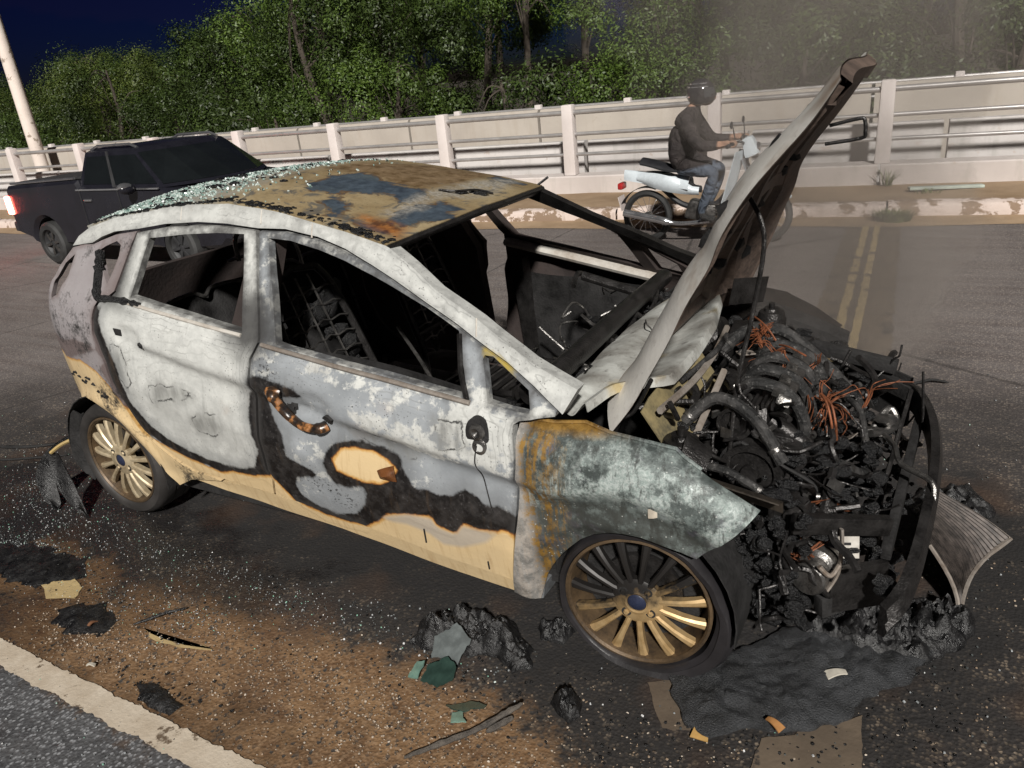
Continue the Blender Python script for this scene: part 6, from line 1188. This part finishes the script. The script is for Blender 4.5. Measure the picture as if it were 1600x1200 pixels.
m = MB(); m.grid(lambda u, v: hc + Vector((-.144 * math.cos((u - .5) * 1.8), .125 * math.sin((u - .5) * 1.8), -.035 + .016 * v)), 14, 2, .003); m.build('reflective_band', M_CHROME, hm)
for zz in (.055, .085): m = MB(); m.grid(lambda u, v, zz=zz: hc + Vector((.144 * math.sqrt(max(0, 1 - (zz / .137) ** 2)) * math.cos(math.pi * (.25 + .9 * u)), -.125 * math.sqrt(max(0, 1 - (zz / .137) ** 2)) * math.sin(math.pi * (.25 + .9 * u)), zz + .010 * v)), 20, 2, .002); m.build('helmet_stripe', M_CHROME, hm)
m = MB(); m.lump(hc + Vector((.055, 0, -.045)), (.085, .075, .075), 2, .05, 3); m.lump(hc + Vector((.140, 0, -.05)), (.016, .014, .02), 1, .05, 2); m.build('face', M_SKIN, rid)
# ================================================================== TREES BEYOND THE BRIDGE
def mat_leaf(nm, a, b, c):
    t = NT(nm); v = t.n('ShaderNodeNewGeometry').outputs['Random Per Island']; n = t.noise(.45, 4, .6, t.pos())
    col = t.ramp(v, [(0, a), (.55, b), (1, c)]); col = t.mix(t.rng(n, .42, .62, 0, .8), col, tuple(k * .30 for k in b))  # darker leaf patches: shade between the clumps painted into the colour
    return t.bsdf(col, .5, 0, None, .35)
M_LEAF = [mat_leaf('mangrove_leaf', (.050, .090, .014), (.072, .120, .019), (.105, .155, .028)), mat_leaf('darker_leaf', (.026, .044, .009), (.040, .066, .013), (.058, .086, .018)), mat_leaf('olive_leaf', (.056, .084, .014), (.080, .110, .021), (.112, .140, .030))]
M_BARK = simple('bark', (.085, .068, .052), .9, 0, .4, 12, .6, .02)
def crown_mesh(seed, R, H, nclump, nleaf, size):
    g = np.random.default_rng(seed); V = []; 
    # clumps sit in an uneven shell with a few inside
    C = []
    while len(C) < nclump:
        p = g.normal(size=3); p /= np.linalg.norm(p); rr = g.uniform(.45, 1.0) ** .55
        k = 1 + .32 * mnoise.noise(Vector(p * 1.7) + Vector((seed * 2.3, 0, 0)))
        if p[2] < -.75: continue
        C.append((p * rr * k * np.array([R, R, H]) , g.uniform(.55, 1.25)))
    quads = []
    for c, s in C:
        n = int(nleaf * s); cr = R * .30 * s
        q0 = g.normal(size=(n, 3)); q0 /= np.linalg.norm(q0, axis=1)[:, None]; q0 *= g.uniform(.25, 1.25, (n, 1)) ** .6 * (1 + .35 * np.sin(q0[:, :1] * 5 + q0[:, 1:2] * 4 + seed)); q = q0 * np.array([cr, cr, cr * .72]) * 1.15 + c
        out = q - c + np.array([0, 0, .35 * cr]); out /= np.linalg.norm(out, axis=1)[:, None]
        nrm = out * 1.2 + g.normal(size=(n, 3)) * .32 + np.array([0, 0, .3]); nrm /= np.linalg.norm(nrm, axis=1)[:, None]
        t_ = np.cross(nrm, g.normal(size=(n, 3))); t_ /= np.linalg.norm(t_, axis=1)[:, None]; b_ = np.cross(nrm, t_)
        L = size * g.uniform(.7, 1.3, (n, 1)); Wd = L * .42
        quads.append(np.stack([q - t_ * L * .5, q + b_ * Wd * .5 + t_ * L * .05, q + t_ * L * .5 - nrm * L * .1, q - b_ * Wd * .5 + t_ * L * .05], 1))
    V = np.concatenate(quads).reshape(-1, 3); n = len(V) // 4
    me = bpy.data.meshes.new('crown'); me.vertices.add(len(V)); me.vertices.foreach_set('co', V.ravel().astype(np.float32)); me.loops.add(n * 4); me.polygons.add(n)
    me.loops.foreach_set('vertex_index', np.arange(n * 4, dtype=np.int32)); me.polygons.foreach_set('loop_start', np.arange(0, n * 4, 4, dtype=np.int32)); me.polygons.foreach_set('loop_total', np.full(n, 4, dtype=np.int32)); me.update(calc_edges=True); me.validate()
    return me, [c for c, s in C]
def trunk_mesh(seed, H, C):
    random.seed(seed); m = MB(); top = Vector((random.uniform(-.3, .3), random.uniform(-.3, .3), 0))
    base = catmull([(0, 0, -H), (random.uniform(-.2, .2), random.uniform(-.2, .2), -H * .5), top, top + Vector((random.uniform(-.3, .3), random.uniform(-.3, .3), 1.2))], 5)
    m.tube(base, list(np.linspace(.16, .03, len(base))), 8)
    for c in C[:14]:
        st = base[random.randint(6, len(base) - 2)]; c = Vector(c) * .72; mid = st.lerp(c, .5) + Vector((0, 0, .25)); m.tube(catmull([st, mid, c], 4), list(np.linspace(.028, .006, 9)), 5)
    return m
VAR = []
for k, (R, H, nc, nl, sz) in enumerate([(2.1, 2.4, 34, 900, .082), (2.4, 2.1, 36, 900, .082), (1.8, 2.8, 34, 900, .08), (2.2, 1.9, 32, 900, .085), (1.7, 1.7, 28, 800, .08)]):
    me, C = crown_mesh(k + 1, R, H, nc, nl, sz); tm = trunk_mesh(k, 3.8, C); VAR.append((me, tm, H))
TMESH = []
for me, tm, H in VAR:
    o = tm.build('trunk', M_BARK); TMESH.append(o.data); bpy.data.objects.remove(o)
CROWN = {}
random.seed(77); TREES = []
SPOTS = []
for row, (y0, step, hz, jit) in enumerate([(13.2, 3.0, (1.9, 3.1), .9), (16.0, 2.9, (3.4, 5.4), 1.2), (19.6, 3.1, (5.2, 7.2), 1.4), (23.5, 3.0, (6.4, 8.2), 1.4)]):
    x = 5.5 + row * .8
    while x > -30 - 16 * row:
        SPOTS.append((x + random.uniform(-jit, jit), y0 + .075 * x + random.uniform(-jit, jit) + (max(0, -x - 12) * .12), random.uniform(*hz) * (1 if x > -13 else max(.60, 1 - (-13 - x) * .03)), row)); x -= step * (1 + max(0, -x - 12) * .02) * random.uniform(.8, 1.2)
WHERE = ['right behind the far railing', 'in the middle row beyond the railing', 'in the third row from the railing', 'in the rearmost row against the sky']
KIND = ['broad leafy mangrove tree', 'dense dark green tree', 'loose olive green tree']
for i, (x, y, top, row) in enumerate(SPOTS):
    k = random.randrange(5) if row else random.choice((1, 3, 4, 0)); me, tm, H = VAR[k]; mt = random.choice((0, 0, 1, 1, 2)) if x > -17 else random.choice((1, 1, 2)); s = random.uniform(.85, 1.15)  # far-left trees never get the bright leaf: lamp falloff put into the colour
    key = (k, mt)
    if key not in CROWN: q = me.copy(); q.materials.clear(); q.materials.append(M_LEAF[mt]); CROWN[key] = q
    e = empty('tree', (x, y, -2.6), random.random() * 6.28)
    o = bpy.data.objects.new('crown', CROWN[key]); COL.objects.link(o); o.parent = e; o.location = (0, 0, top + 2.6 - H * s); o.scale = (s, s, s)
    tr = bpy.data.objects.new('trunk', TMESH[k]); COL.objects.link(tr); tr.parent = e; tr.location = (0, 0, top + 2.6 - H * s); tr.scale = (s, s, max(s, (top + 2.7 - H * s) / 3.8))
    TREES.append((row, x / (y + 2.6), e, KIND[mt]))
for row in range(4):
    for k, (_, _, e, kd) in enumerate(sorted([q for q in TREES if q[0] == row], key=lambda q: -q[1])): tag(e, f'{kd} {WHERE[row]}, {ORD[k]} from the right', 'tree', 'trees beyond the bridge')
# ================================================================== SMOKE OFF THE ENGINE
for _nm, _dn in (('thin_smoke', .20), ('thicker_smoke', .62)):
  t = NT(_nm); pv = t.n('ShaderNodeVolumePrincipled'); pv.inputs['Color'].default_value = (.72, .64, .58, 1); pv.inputs['Density'].default_value = _dn; pv.inputs['Anisotropy'].default_value = .1
  t.t.links.new(pv.outputs[0], t.out.inputs['Volume']); MAT[_nm] = t.m
for k, (c, r) in enumerate([((.25, 1.0, 1.35), (.55, .5, .9)), ((-.55, 2.4, 2.1), (.8, .6, .9)), ((.75, 2.2, 1.9), (.6, .6, .8)), ((.30, .9, .75), (.45, .4, .45)), ((.2, 4.4, 2.9), (2.4, .5, 1.3)), ((1.0, 3.4, 2.3), (.6, .5, .8)), ((.42, 1.25, .85), (.42, .35, .55)), ((-.1, 2.2, 2.0), (.5, .35, .9))]):
    m = MB(); m.lump((0, 0, 0), r, k + 3, .45, 4, 1.5); o = m.build('smoke', MAT['thicker_smoke' if k in (0, 3, 6) else 'thin_smoke'], None, 60); o.location = c; o['kind'] = 'stuff'
